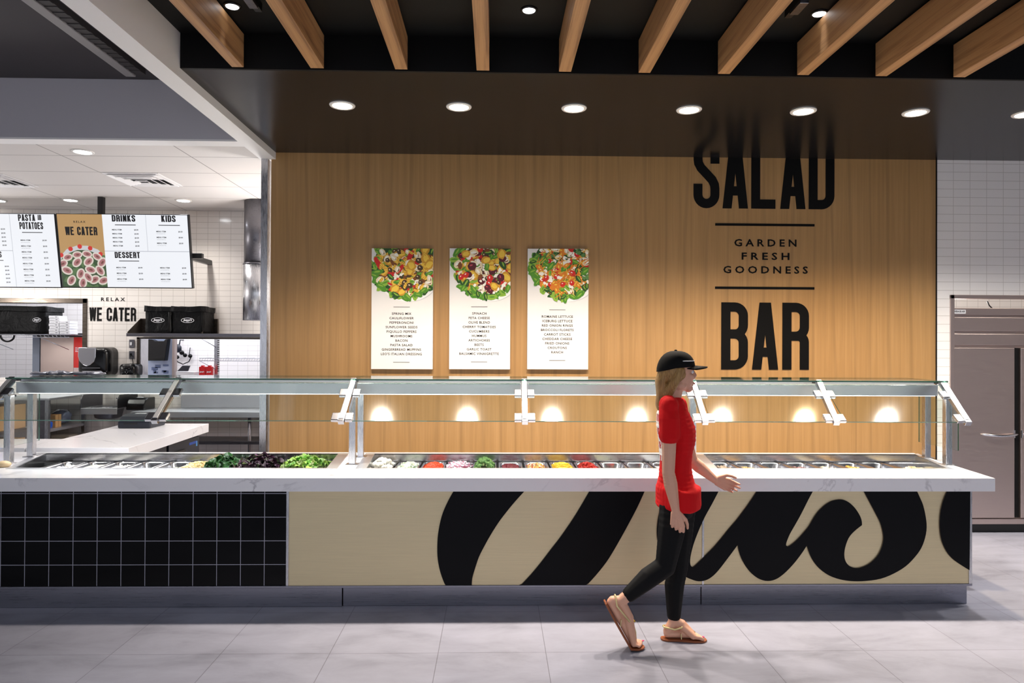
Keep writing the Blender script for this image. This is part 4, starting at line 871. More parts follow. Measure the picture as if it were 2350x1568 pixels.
# steel duct hanging by the corner post
t = thing('steel_duct', 'round stainless duct hanging beside the corner post', 'duct', (-2.85, 8.5, 2.0))
b = B(); lathe(b, [(.195, 2.0), (.195, 2.66)], -2.79, 8.4, 40); obj('lower_section', b, M_steelV, t, True)
b = B(); lathe(b, [(.188, 2.66), (.188, 3.405)], -2.79, 8.4, 40); obj('upper_section', b, M_dsteel, t, True)
b = B(); lathe(b, [(.198, 2.655), (.198, 2.67)], -2.79, 8.4, 40); obj('joint_ring', b, M_dsteel, t, True)
# ---- things seen through the right opening
t = thing('notice_board', 'pale blue notice board with a black document holder in the right opening', 'notice board', (-4.5, 9.7, 1.25))
b = B(); box(b, -4.74, -4.40, 9.70, 9.73, 0, 1.95); obj('board', b, mat('pale_blue', 'a9b6d2', .6), t)
b = B(); prism(b, [(-4.72, 1.78), (-4.64, 1.78), (-4.6, 1.755), (-4.48, 1.755), (-4.455, 1.785), (-4.43, 1.785), (-4.465, 1.49), (-4.72, 1.49)], 9.60, 9.70); obj('document_holder', b, M_plastic, t, bevel=.006)
b = B(); rd = random.Random(4)
for k in range(7): x, z = rd.uniform(-4.7, -4.5), rd.uniform(1.3, 1.44); box(b, x, x+rd.uniform(.03, .09), 9.697, 9.70, z, z+rd.uniform(.02, .05))
obj('notice', b, mat('blue_ink', '5f6f94', .6), t)
b = B(); box(b, -4.395, -4.36, 9.66, 9.74, 0, 2.0); tag(obj('door_edge', b, mat('taupe_trim', 'a39490', .5), bevel=.004), 'taupe door edge beside the blue notice board', 'door edge')
b = B(); HX = A(408, 797, 10.9)[0]; ball(b, (HX, 10.9, A(408, 800, 10.9)[1]), .06, 10, 7, sc=(1, .6, 1.1)); tube(b, [(HX, 10.95, 1.70), (HX, 10.98, 1.78), (HX, 11.09, 1.78)], .01, 6)
tag(obj('hanging_radio', b, M_navy, smooth=True), 'round navy headset case hanging on the white wall', 'headset')
HOFF = Vector((A(420, 820, 11.05)[0]+4.27, 0, A(420, 820, 11.05)[1]-1.53))
t = thing('headset', 'black headsets with cords hanging on the white wall', 'headset', (-4.9, 11.0, 1.5))
b = B()
for x, z, r in ((-4.36, 1.53, .035), (-4.29, 1.60, .04), (-4.24, 1.56, .035), (-4.16, 1.55, .035)): ball(b, (x, 11.05, z), r, 10, 6, sc=(1, .5, .9))
bmesh.ops.translate(b, vec=HOFF, verts=b.verts); obj('earpiece', b, M_plastic, t, True)
b = B(); tube(b, [(-4.39+.0, 11.06, 1.52), (-4.36, 11.05, 1.46), (-4.27, 11.05, 1.42), (-4.18, 11.05, 1.46), (-4.15, 11.06, 1.53)], .008, 6); tube(b, [(-4.3, 11.06, 1.6), (-4.31, 11.07, 1.70)], .006, 6); tube(b, [(-4.18, 11.06, 1.56), (-4.17, 11.07, 1.68)], .006, 6); bmesh.ops.translate(b, vec=HOFF, verts=b.verts); obj('headband', b, M_plastic, t, True)
t = thing('tablet_stand', 'grey tablet terminal tilted on a white stand in the right opening', 'terminal', (A(425, 850, 9.6)[0], 9.6, 1.22))
(ta, tz0), (te, tz1) = A(410, 852, 9.6), A(440, 839, 9.6); b = B()
prism(b, [(ta, tz0), (te-.03, tz0), (te, tz1), (ta+.07, tz1)], 9.55, 9.57); obj('screen', b, mat('tablet_grey', '3c3d46', .3), t, bevel=.004)
b = B(); box(b, ta-.04, te+.08, 9.45, 9.78, 0, 1.219); tag(center(obj('prep_counter', b, M_steel, bevel=.004)), 'steel counter under the tablet terminal behind the right opening', 'counter')
b = B(); box(b, ta-.02, te+.05, 9.56, 9.75, 1.22, tz0-.005); obj('stand', b, M_whitep, t, bevel=.01)
for k, (u, lb) in enumerate(((465.5, 'left small red box with white script hanging by the wire rack'), (481.5, 'right small red box with white script hanging by the wire rack'))):
    x, _ = A(u, 850, 9.6); t = thing('red_box', lb, 'box', (x, 9.6, 1.3), 'two red boxes in the right opening')
    b = B(); prism(b, [(x-.04, 1.29), (x+.04, 1.29), (x+.04, 1.41), (x+.015, 1.415), (x+.012, 1.43), (x-.012, 1.43), (x-.015, 1.415), (x-.04, 1.41)], 9.57, 9.63); obj('carton', b, M_red, t, bevel=.003)
    b = B(); text_into(b, "Jason's", x, 1.335, .02, 9.568, .06, bold=.06); obj('lettering', b, M_whitep, t)
t = thing('wire_rack', 'chrome wire shelf rack on a grey upright in the right opening', 'wire rack', (-3.5, 9.8, 1.2))
x, _ = A(498, 800, 9.8); b = B(); box(b, x-.03, x+.02, 9.78, 9.84, 0, 1.95); obj('upright', b, M_steelV, t)
b = B()
for k in range(16): box(b, x+.022, x+.034, 9.76, 9.8, 1.34+k*.03, 1.355+k*.03)
obj('slots', b, M_blackmetal, t)
for z in (1.49, 1.80):
    b = B()
    for zz in (z, z+.035): tube(b, [(x-.16, 9.6, zz), (-2.4, 9.6, zz)], .004, 5)
    for k in range(40): tube(b, [(x-.16+k*.035, 9.6, z), (x-.143+k*.035, 9.6, z+.035)], .0025, 4, False)
    for k in range(12): tube(b, [(x-.15+k*.12, 9.6, z+.035), (x-.15+k*.12, 10.0, z+.035)], .003, 4, False)
    obj('wire_shelf', b, M_wire, t, True)
    b = B(); tube(b, [(x-.15, 9.6, z), (x, 9.79, z-.13)], .005, 5); obj('brace', b, M_wire, t, True)
# ---- things seen through the left opening
t = thing('wire_shelf', 'chrome wire shelf carrying the black bag in the left opening', 'wire shelf', (-6.1, 9.55, 1.83))
zs = A(60, 768, 9.4)[1]; b = B()
for y in (9.40, 9.44, 9.76, 9.8): tube(b, [(-7.2, y, zs), (-5.62, y, zs)], .005, 5)
for k in range(45): tube(b, [(-7.2+k*.035, 9.4, zs), (-7.2+k*.035, 9.8, zs)], .0025, 4, False)
tube(b, [(-7.2, 9.4, zs-.035), (-5.62, 9.4, zs-.035)], .005, 5)
for k in range(30): tube(b, [(-7.2+k*.052, 9.4, zs), (-7.174+k*.052, 9.4, zs-.035)], .0025, 4, False)
obj('deck', b, M_wire, t, True)
for x in (-6.6, -5.85): b = B(); tube(b, [(x-.15, 9.41, zs-.04), (x, 9.78, zs-.2)], .005, 5); obj('brace', b, M_wire, t, True)
def bag2():
    x0, x1, z0, z1 = -7.0, -5.955, zs+.008, zs+.375
    t = thing('carrier_bag', 'long black insulated bag with oval logo on the wire shelf at left', 'delivery bag', (-6.4, 9.6, z0), 'black insulated delivery bags')
    b = B(); box(b, x0, x1, 9.42, 9.8, z0, z1-.04); bmesh.ops.subdivide_edges(b, edges=b.edges[:], cuts=6, use_grid_fill=True)
    for v in b.verts: v.co += noise.noise_vector(v.co*6)*.008
    obj('body', b, M_nylon, t, True)
    b = B(); box(b, x0-.01, x1+.015, 9.405, 9.81, z1-.07, z1); bmesh.ops.subdivide_edges(b, edges=b.edges[:], cuts=6, use_grid_fill=True)
    for v in b.verts: v.co += noise.noise_vector(v.co*6)*.012
    obj('lid', b, M_nylon, t, True)
    b = B(); logo(b, -6.045, z0+.185, .11, .06, 9.405); obj('logo_print', b, M_whitep, t)
    b = B(); tube(b, [(-6.42+.09*math.cos(a), 9.40, z0-.02+.09*math.sin(a)*.9) for a in [math.pi+i*math.pi/10 for i in range(11)]], .012, 6); obj('handle', b, M_nylon, t, True)
bag2()
n = 0
for col, (x, cnt) in enumerate(((-5.84, 7), (-5.70, 5))):
    for k in range(cnt):
        z = zs+.008+.035*k; ox = random.uniform(-.008, .008)
        b = B(); box(b, x-.066+ox, x+.066+ox, 9.44, 9.62, z, z+.0335)
        t = thing('white_carton', 'flat white printed carton in the %s stack beside the black bag, %s' % ('taller' if col == 0 else 'shorter', ['bottom one', 'second from the bottom', 'third from the bottom', 'fourth from the bottom', 'fifth from the bottom', 'sixth from the bottom', 'topmost'][k]), 'carton', (x, 9.53, z), 'stacked white cartons')
        obj('box_body', b, M_whitep, t, bevel=.003)
        b = B(); box(b, x+.02+ox, x+.045+ox, 9.438, 9.44, z+.012, z+.024); box(b, x-.05+ox, x+.0+ox, 9.438, 9.44, z+.006, z+.009); obj('print', b, mat('grey_print', '9a9aa2', .6) if n == 0 else MATS['grey_print'], t); n = 1
t = thing('steel_cabinet', 'tall stainless cabinet in the room behind the left opening', 'cabinet', (-5.9, 10, 1.2))
b = B(); box(b, -6.34, -5.885, 9.95, 10.5, 0, 1.81); obj('body', b, M_fridge, t, bevel=.004)
b = B(); box(b, -6.36, -5.66, 9.9, 10.5, 1.81, 1.86); obj('top', b, M_blackmetal, t, bevel=.004)
b = B(); box(b, -6.45, -6.355, 9.95, 10.05, 0, 1.83); struct('trim_6', b, mat('blue_grey_post', '8f97a6', .4), 'grey round post left of the steel cabinet', 'trim')
t = thing('red_sign', 'red sign with white lines beside the paper towel dispenser', 'sign', (-5.5, 9.9, 1.2)); b = B(); box(b, -5.872, -5.5, 9.93, 9.945, 1.38, 1.805); obj('panel', b, mat('sign_red', 'e0241a', .4), t)
b = B(); rd = random.Random(3)
for k in range(4):
    for x in (-5.85, -5.79, -5.73): box(b, x, x+rd.uniform(.03, .06), 9.928, 9.93, 1.655-k*.018, 1.662-k*.018)
obj('lettering', b, M_whitep, t)
# ---- back table, sink, printers
t = thing('steel_table', 'stainless work table with backsplash against the kitchen wall', 'table', (-3.4, 8.8, 0))
b = B(); box(b, -4.30, -2.55, 8.42, 8.97, .895, .912); box(b, -4.30, -2.55, 8.415, 8.43, .845, .912); obj('table_top', b, M_steel, t, bevel=.003)
b = B(); box(b, -3.96, -2.55, 8.955, 8.985, .912, 1.075); obj('backsplash', b, M_steel, t, bevel=.006)
b = B(); box(b, -4.25, -2.6, 8.47, 8.92, .545, .56); box(b, -4.25, -2.6, 8.465, 8.48, .52, .56); obj('undershelf', b, M_dsteel, t, bevel=.003)
for x in (-4.22, -2.94):
    for y in (8.5, 8.9):
        b = B(); tube(b, [(x, y, .0), (x, y, .9)], .02, 12); obj('leg', b, M_dsteel, t, True)
t = thing('hand_sink', 'small steel hand sink between black splash guards', 'sink', (-4.74, 8.75, .88))
b = B(); box(b, -4.95, -4.52, 8.52, 8.99, .93, .945); box(b, -4.95, -4.52, 8.515, 8.525, .87, .945)
obj('rim', b, M_steel, t, bevel=.004)
b = B(); loft(b, [[(p[0], p[1], z) for p in rrect(-4.88+d, -4.58-d, 8.56+d, 8.88-d, .06)] for d, z in ((0, .948), (.01, .93), (.03, .82), (.06, .80))]); obj('basin', b, M_dsteel, t, True)
for x in (-4.955, -4.52):
    b = B(); prismx(b, [(8.52, .945), (8.52, 1.05), (8.56, 1.10), (8.98, 1.10), (8.98, .945)], x, x+.012); obj('splash_guard', b, M_dsteel if x < -4.9 else M_blackmetal, t, bevel=.004)
b = B()
for x in (-4.70, -4.62): tube(b, [(x, 8.985, 1.03), (x, 8.90, 1.03)], .012, 8); tube(b, [(x-.03, 8.9, 1.035), (x+.03, 8.9, 1.035)], .008, 8)
tube(b, [(-4.66, 8.97, 1.03), (-4.66, 8.9, 1.05), (-4.66, 8.84, 1.04), (-4.66, 8.82, 1.0)], .01, 8); obj('faucet', b, M_chrome, t, True)
def printer(x0, x1, y0, y1, z0, z1, label, m, slot=True):
    t = thing('receipt_printer', label, 'printer', ((x0+x1)/2, (y0+y1)/2, z0)); h = z1-z0
    b = B(); prismx(b, [(y0, z0), (y0, z0+h*.5), (y0+(y1-y0)*.18, z0+h*.86), (y0+(y1-y0)*.35, z1), (y1, z1), (y1, z0)], x0, x1); obj('body', b, m, t, bevel=.012, seg=3)
    b = B(); yy = y0+(y1-y0)*.09; box(b, x0+(x1-x0)*.2, x0+(x1-x0)*.6, y0-.003, y0+.01, z0+h*.3, z0+h*.42); obj('paper_slot', b, M_blackmetal, t)
    b = B(); box(b, x0+(x1-x0)*.3, x0+(x1-x0)*.6, y0+(y1-y0)*.45, y0+(y1-y0)*.6, z1-.001, z1+.004); obj('label_window', b, M_whitep, t)
printer(-4.47, -4.25, 8.62, 8.9, .912, 1.055, 'black receipt printer on the steel table beside the sink', M_plastic)
# ---- white island with black undercounter units
t = thing('island_counter', 'white quartz island counter standing behind the salad bar at left', 'counter', (-3.45, 6.6, 0))
b = B(); hexa(b, ((-3.74, 5.70), (-2.93, 5.70)), ((-3.868, 7.47), (-3.01, 7.47)), .792, .88); o = obj('worktop', b, M_quartz, t, bevel=.002)
b = B(); box(b, -3.74, -3.08, 5.9, 7.38, .02, .79); obj('base_cabinet', b, M_plastic, t, bevel=.004)
for y0, y1 in ((6.68, 7.36), (5.95, 6.64)):
    b = B(); box(b, -3.08, -3.062, y0, y1, .12, .765); d = obj('cabinet_door', b, M_navy, t, bevel=.004)
    b = B(); box(b, -3.062, -3.03, y0+.08, y0+.30, .66, .685); obj('door_handle', b, M_plastic, d, bevel=.004)
b = B(); box(b, -3.062, -3.060, 7.12, 7.30, .70, .725, 0); box(b, -3.062, -3.0595, 7.28, 7.31, .67, .72, 1); obj('sticker', b, [M_bluep, mat('light_blue', '5aa0e0', .4)], t)
printer(-3.72, -3.40, 7.02, 7.34, .881, 1.01, 'dark navy printer on the white island counter', M_navy)
t = thing('island_wing', 'white quartz counter wing joining the island at the far left', 'counter', (-5, 6, 0)); b = B(); hexa(b, ((-6.5, 5.70), (-3.752, 5.70)), ((-6.5, 6.25), (-3.792, 6.25)), .79, .878); obj('worktop', b, M_quartz, t)
b = B(); box(b, -6.45, -3.85, 5.75, 6.2, 0, .79); obj('base_cabinet', b, M_plastic, t)
b = B(); rd = random.Random(6); ball(b, (-3.0, 7.9, .24), .17, 16, 12, sc=(.8, .8, 1.5))
for v in b.verts: v.co += noise.noise_vector(v.co*14)*.03
tag(center(obj('waste_bag', b, mat('black_film', '0c0e16', .22), smooth=True)), 'glossy black waste bag beside the island counter', 'bag')
# ---- stainless shelf units with cardboard boxes at left
def crate(x0, x1, y0, y1, z0, z1, label, m, name='cardboard_box', lab=False):
    t = thing(name, label, 'cardboard box', ((x0+x1)/2, (y0+y1)/2, z0), 'cardboard boxes in the kitchen')
    b = B(); box(b, x0, x1, y0, y1, z0, z1); obj('carton', b, m, t, bevel=.004)
    b = B(); box(b, x1-.0, x1+.0015, (y0+y1)/2-.003, (y0+y1)/2+.003, z0, z1); box(b, x0, x1, (y0+y1)/2-.02, (y0+y1)/2+.02, z1, z1+.001); obj('seam', b, M_card2 if m is M_card else M_card, t)
    if lab: b = B(); box(b, x1, x1+.002, y0+.06, y0+.16, z0+.06, z0+.14); obj('shipping_label', b, M_whitep, t)
t = thing('steel_shelf_unit', 'open stainless shelf cabinet beside the hand sink', 'shelf unit', (-5.42, 8.6, 0))
b = B(); box(b, -5.78, -5.12, 8.20, 8.97, 1.06, 1.085); obj('top', b, M_steel, t, bevel=.004)
for x, y in ((-5.15, 8.22), (-5.15, 8.93), (-5.76, 8.22), (-5.76, 8.93)):
    b = B(); box(b, x-.02, x+.02, y-.02, y+.02, 0, 1.06); obj('post', b, M_steelV, t)
for z in (.72, .36, .1): b = B(); box(b, -5.76, -5.14, 8.22, 8.95, z-.03, z); obj('shelf', b, M_steel, t, bevel=.003)
b = B(); box(b, -5.77, -5.17, 8.205, 8.215, .05, 1.06); obj('end_panel', b, M_dsteel, t)
b = B(); box(b, -5.78, -5.77, 8.2, 8.97, .05, 1.06); obj('back_panel', b, M_blackmetal, t)
crate(-5.45, -5.20, 8.45, 8.56, .721, .87, 'small open cardboard box on the upper shelf of the steel cabinet', M_card)
crate(-5.55, -5.18, 8.3, 8.68, .361, .56, 'brown cardboard box with a white label on the lower cabinet shelf', M_card2, lab=True)
b = B(); ball(b, (-5.32, 8.76, .825), .12, 14, 10, sc=(.9, .9, .75))
for v in b.verts: v.co += noise.noise_vector(v.co*22)*.022
tag(center(obj('plastic_bag', b, mat('grey_film', '8088a0', .15, .3), smooth=True)), 'crumpled clear plastic bag on the upper cabinet shelf', 'bag')
b = B(); box(b, -5.4, -5.2, 8.31, 8.41, .721, .80); tag(center(obj('blue_pack', b, M_bluep, bevel=.02)), 'blue plastic pack at the front of the upper cabinet shelf', 'pack')
b = B(); box(b, -5.45, -5.2, 8.72, 8.92, .361, .60); tag(center(obj('paper_sleeve', b, mat('cream_sleeve', 'd8d0c2', .5), bevel=.03)), 'cream plastic sleeve behind the labelled brown box', 'sleeve')
t = thing('steel_shelf_unit', 'near stainless shelf unit at the left edge, holding cardboard boxes', 'shelf unit', (-5.05, 6.9, 0))
b = B(); box(b, -5.4, -4.72, 6.35, 7.35, 1.15, 1.175); obj('top', b, M_steel, t, bevel=.004)
for y in (6.4, 7.32): b = B(); box(b, -4.76, -4.72, y-.02, y+.02, 0, 1.15); obj('post', b, M_steelV, t)
for z in (.86, .44): b = B(); box(b, -5.38, -4.74, 6.36, 7.34, z-.03, z); obj('shelf', b, M_dsteel, t)
b = B(); box(b, -5.4, -5.39, 6.35, 7.35, .05, 1.15); obj('back_panel', b, M_blackmetal, t)
crate(-5.3, -4.78, 6.90, 7.28, .861, 1.10, 'tan cardboard box on the upper shelf of the near unit, farther one', M_card)
crate(-5.3, -4.79, 6.42, 6.86, .861, 1.08, 'tan cardboard box on the upper shelf at the left edge, nearer one', M_card)
crate(-5.3, -4.77, 6.74, 7.26, .441, .76, 'large tan cardboard box on the lower shelf of the near unit', M_card)
t = thing('point_of_sale_terminal', 'dark terminal with a blue light at the far left edge', 'terminal', (-4.95, 6.9, 1.175))
b = B(); box(b, -5.25, -4.82, 6.6, 7.2, 1.176, 1.2); obj('keyboard', b, M_navy, t, bevel=.006)
b = B(); prismx(b, [(6.95, 1.2), (7.02, 1.45), (7.05, 1.45), (7.15, 1.2)], -5.3, -4.98); obj('monitor', b, mat('teal_grey', '35474f', .4), t, bevel=.006)
b = B(); ball(b, (-4.83, 6.98, 1.225), .014, 10, 7); obj('status_light', b, mat('blue_light', (.05, .15, 1, 1), .4, emit=9), t)
b = B(); rd = random.Random(9)
for k in range(5):
    x = -3.37+k*.1; ball(b, (x, 5.3, 1.49), .07, 10, 6, sc=(1, .8, .22))
for v in b.verts: v.co += noise.noise_vector(v.co*25)*.02; v.co.z = max(v.co.z, 1.4765)
tag(obj('plastic_wrap', b, mat('grey_wrap', '9a9cac', .2, .3), smooth=True), 'crumpled clear plastic wrap lying on the glass top at left', 'plastic wrap')
x, y = G(11, 1072, ZT); b = B(); ball(b, (x-.01, y, ZT+.018), .05, 14, 9, sc=(1, .8, .5)); tag(center(obj('wooden_knob', b, mat('pale_wood', 'd8bd94', .5), smooth=True)), 'pale wooden round handle lying at the left end of the left well', 'handle')
# ================================================================ the walking person
def J(u, v, Y): x, z = A(u, v, Y); return Vector((x, Y, z))
def chain(b, pts, n=None, sc=(1, 1, 1)):         # overlapping balls of changing radius along joints (point, radius)
    for (p, r), (q, s) in zip(pts, pts[1:]):
        p, q = Vector(p), Vector(q); k = n or max(2, int((q-p).length/(min(r, s)*.45))+1)
        for i in range(k+1): ball(b, p.lerp(q, i/k), r+(s-r)*i/k, 10, 7, sc=sc)
def bake(name, b, voxel, m, parent, it=4, fac=.5):
    o = obj(name, b, m, parent, True); r = o.modifiers.new('r', 'REMESH'); r.mode = 'VOXEL'; r.voxel_size = voxel; r.use_smooth_shade = True
    s = o.modifiers.new('s', 'SMOOTH'); s.iterations = it; s.factor = fac
    bpy.context.view_layer.update(); me = D.meshes.new_from_object(o.evaluated_get(bpy.context.evaluated_depsgraph_get()))
    old = o.data; o.modifiers.clear(); o.data = me; D.meshes.remove(old); me.name = name
    for p in me.polygons: p.use_smooth = True
    return o
M_skin = mat('skin', 'd9a58c', .5, Subsurface_Weight=.08, Subsurface_Radius=(.02, .008, .005)); M_hair = mat('blonde_hair', '97703e', .5); M_shirt = mat('red_shirt', 'cf0f16', .8, spec=.2); M_leg = mat('black_leggings', '0b0b0d', .75, spec=.2)
t_ = NT(M_hair); t_.l(t_.ramp(t_.noise(t_.coord((60, 60, 6)), 3, 3), [(.3, '7d5a30'), (.7, 'b08a50')]), t_.b.inputs['Base Color'])
M_cap = mat('black_cap', '0d0d0e', .8, spec=.2); M_sole = mat('brown_sole', '8a4a26', .5); M_gstrap = mat('gold_strap', 'd8c894', .35, .5)
Yc = 4.03
person = thing('person', 'person in red shirt, black leggings and black cap walking past the salad bar', 'person', (J(1550, 1470, Yc).x, Yc, 0))
HC = J(1553, 853, Yc-.01)
# joints
neck = HC+Vector((-.022, 0, -.17)); chest = J(1549, 985, Yc); waist = J(1551, 1075, Yc); hip = J(1556, 1142, Yc)
Ls, Rs = J(1553, 936, Yc+.15), J(1537, 936, Yc-.15)
R_el, R_wr = J(1534, 1085, 3.855), J(1551, 1172, 3.85)
L_el, L_wr = J(1588, 1058, Yc+.215), J(1640, 1101, Yc+.20)
Lh, Lk, La = J(1562, 1165, Yc+.085), J(1556, 1302, Yc+.075), J(1545, 1428, Yc+.065)
Rh, Rk, Ra = J(1552, 1165, Yc-.085), J(1527, 1300, Yc-.075), J(1424, 1380, Yc-.07)
b = B()
# head and neck
ball(b, HC+Vector((0, 0, .022)), 1, 20, 14, sc=(.094, .074, .098)); ball(b, HC+Vector((.028, 0, -.045)), 1, 18, 12, sc=(.066, .058, .068))
ball(b, HC+Vector((.068, 0, -.098)), .024, sc=(1, 1.1, .9)); chain(b, [(HC+Vector((.086, 0, .012)), .010), (HC+Vector((.104, 0, -.022)), .0125), (HC+Vector((.096, 0, -.034)), .012)])
for s in (-1, 1):
    ball(b, HC+Vector((.070, s*.034, -.03)), .022); ball(b, HC+Vector((.072, s*.03, .016)), .018, sc=(1, 1.5, .6)); ball(b, HC+Vector((-.004, s*.074, -.018)), .02, sc=(.8, .4, 1.5)); ball(b, HC+Vector((.01, s*.046, -.08)), .026, sc=(1.4, .7, .9))
ball(b, HC+Vector((.092, 0, -.062)), .012, sc=(.8, 1.8, .5)); ball(b, HC+Vector((.088, 0, -.076)), .013, sc=(.8, 1.6, .5))
chain(b, [(HC+Vector((-.012, 0, -.07)), .052), (neck, .05), (neck+Vector((-.012, 0, -.05)), .06)])
# trunk inside the clothes
chain(b, [(neck+Vector((-.01, 0, -.06)), .06), (chest, .075), (waist, .07), (hip, .065)]); chain(b, [(Ls+Vector((0, -.03, 0)), .03), (Rs+Vector((0, .03, 0)), .03)])
# arms
chain(b, [(Rs.lerp(R_el, .1)+Vector((0, .02, 0)), .036), (Rs.lerp(R_el, .45), .043), (R_el, .036), (R_el.lerp(R_wr, .3), .039), (R_wr, .0235)])
chain(b, [(Ls.lerp(L_el, .1)+Vector((0, -.02, 0)), .036), (Ls.lerp(L_el, .45), .043), (L_el, .036), (L_el.lerp(L_wr, .3), .039), (L_wr, .0235)])
def hand(b, wr, down, fwd, inn, curl):          # down: wrist to knuckles, fwd: towards the thumb side, inn: palm direction
    chain(b, [(wr, .022), (wr+down*.03, .022)], sc=(1.1, .9, 1))
    for k, (off, L, r) in enumerate(((.030, .068, .0084), (.0105, .075, .0087), (-.010, .070, .0083), (-.029, .056, .0074))):
        kn = wr+down*(.088-.004*abs(k-1))+fwd*off; chain(b, [(wr+down*.02+fwd*off*.5, .0165), (kn, .0118)])
        d, p = down.copy(), kn; ax = down.cross(inn)
        for seg, (fr, bend) in enumerate(((.45, .35+.06*k), (.31, .5+.05*k), (.24, .35))):
            d = Matrix.Rotation(bend*curl, 3, ax) @ d; d = (d+fwd*off*.25).normalized(); q = p+d*L*fr; chain(b, [(p, r*(1.08-.1*seg)), (q, r*(.98-.1*seg))]); p = q
    th = wr+down*.025+fwd*.026+inn*.006; t1 = th+(down*.65+fwd*.62+inn*.3).normalized()*.04; t2 = t1+(down*.93+fwd*.2+inn*.3).normalized()*.03; t3 = t2+(down*.98+inn*.3).normalized()*.024
    chain(b, [(wr+down*.012+fwd*.012, .016), (th, .0145), (t1, .0108), (t2, .0096), (t3, .0078)])
hand(b, R_wr, (J(1556, 1215, 3.855)-R_wr).normalized(), Vector((1, -.25, -.1)).normalized(), Vector((.15, 1, 0)).normalized(), 1.1)
dl = Vector((.93, 0, -.36)).normalized(); hand(b, L_wr, dl, Vector((.36, 0, .93)).normalized(), Vector((0, -1, 0)), .8)
# legs and feet
chain(b, [(hip, .06), (Lh, .045), (Lk, .045), (Lk.lerp(La, .3), .045), (La, .031)]); chain(b, [(hip, .06), (Rh, .045), (Rk, .045), (Rk.lerp(Ra, .3), .045), (Ra, .031)])
def foot(b, ank, heel, ball_, toe, side, up):   # side: unit vector towards the big toe
    chain(b, [(ank, .031), (heel+up*.02, .026), (heel+up*.012, .024)]); chain(b, [(ank+up*.0, .03), (ank.lerp(ball_, .45)+up*.02, .03), (ball_+up*.012, .018)])
    chain(b, [(heel+up*.006, .024), (heel.lerp(ball_, .55)+up*.006, .022), (ball_+up*.004, .02)])
    for s, r in ((.026, .019), (.01, .018), (-.010, .017), (-.026, .0155)): chain(b, [(ank.lerp(ball_, .5)+up*.012+side*s*.5, .022), (ball_+side*s+up*.004, r)])
    d = (toe-ball_)
    for s, L, r in ((.030, 1.0, .0125), (.0105, .96, .0092), (-.0065, .86, .0086), (-.022, .74, .0082), (-.036, .60, .0078)):
        chain(b, [(ball_+side*s*.9+up*.002, r*1.15), (ball_+d*L*.7+side*s+up*.001, r*.95), (ball_+d*L+side*s-up*.003, r)])
UP = Vector((0, 0, 1)); ZF = .016
LHl, LBl, LTo = Vector((J(1532, 1400, Yc+.06).x, Yc+.06, ZF+.016)), Vector((J(1588, 1400, Yc+.05).x, Yc+.05, ZF+.014)), Vector((J(1609, 1400, Yc+.045).x, Yc+.045, ZF+.01))
foot(b, La, LHl, LBl, LTo, Vector((0, -1, 0)), UP)
RB, RT = Vector((J(1451, 1460, Yc-.065).x, Yc-.065, .036)), Vector((J(1474, 1470, Yc-.06).x, Yc-.06, .027))
RH = J(1400, 1384, Yc-.07); upR = Vector((.72, 0, .69))
foot(b, Ra, RH, RB, RT, Vector((0, 1, 0)), upR)
body = bake('body', b, .0036, M_skin, person, 3)
# shirt
def tee(b, g=0):
    for i in range(26):
        s = i/25; z = J(1550, 922+(1157-922)*s, Yc); w = (.150, .165, .165, .150, .133, .128, .143, .165, .172)[min(8, int(s*8.99))]
        k = s*8; i0 = min(7, int(k)); W_ = (.120, .165, .168, .152, .135, .130, .143, .172, .188); X_ = (.062, .092, .108, .104, .092, .088, .101, .119, .126); C_ = (1543, 1545, 1551, 1553, 1551, 1550, 1551, 1553, 1556)
        f = k-i0; L = lambda T: T[i0]+(T[i0+1]-T[i0])*f
        z.x = J(L(C_), 1000, Yc).x; ball(b, z, 1, 20, 9, sc=(L(X_)+g, L(W_)+g, .035))
    for S, E in ((Rs, R_el), (Ls, L_el)): chain(b, [(S+Vector((0, (Yc-S.y)*.25, .012)), .056+g), (S.lerp(E, .2), .060+g), (S.lerp(E, .42), .062+g)])
    chain(b, [(Rs+Vector((0, 0, .012)), .05+g), (Ls+Vector((0, 0, .012)), .05+g)])
b = B(); tee(b)
for k in range(40):                              # flared, wrinkled hem
    a = 2*math.pi*k/40; p = hip+Vector((.106*math.cos(a), .182*math.sin(a), -.03-.006*math.sin(3*a))); chain(b, [(p+Vector((-.004*math.cos(a), -.006*math.sin(a), .085)), .022), (p, .017)])
shirt = bake('shirt', b, .006, M_shirt, person, 5)
for v in shirt.data.vertices: v.co += v.normal*.004*noise.noise(v.co*16)
b = B(); r0 = root_loc(person)                   # white print on the back of the shirt
me = shirt.data
for p in me.polygons:
    cw = p.center+r0; zz = (cw.z-chest.z)
    if p.normal.x < -.45 and -.18 < zz < .14 and abs(cw.y-Yc) < .10 and (int((zz+.3)*26) % 2 == 0 or abs((cw.y-Yc)*30 % 1) < .3): b.faces.new([b.verts.new(me.vertices[i].co+r0+me.vertices[i].normal*.002) for i in p.vertices])
o = obj('back_print', b, M_whitep, person); o['label'] = 'white print on the back of the red shirt'
# leggings
b = B(); chain(b, [(hip+Vector((0, 0, .0)), .088), (hip+Vector((0, 0, -.04)), .096)], sc=(1.02, 1.4, 1))
for S, K, N, e in ((Lh, Lk, La, .86), (Rh, Rk, Ra, .80)):
    chain(b, [(S+Vector((-.004, (Yc-S.y)*.42, .02)), .086), (S.lerp(K, .35)+Vector((0, (Yc-S.y)*.1, 0)), .080), (K, .060), (K.lerp(N, .32)+Vector((-.012, 0, 0)), .060), (K.lerp(N, e), .043)])
bake('leggings', b, .006, M_leg, person, 5)
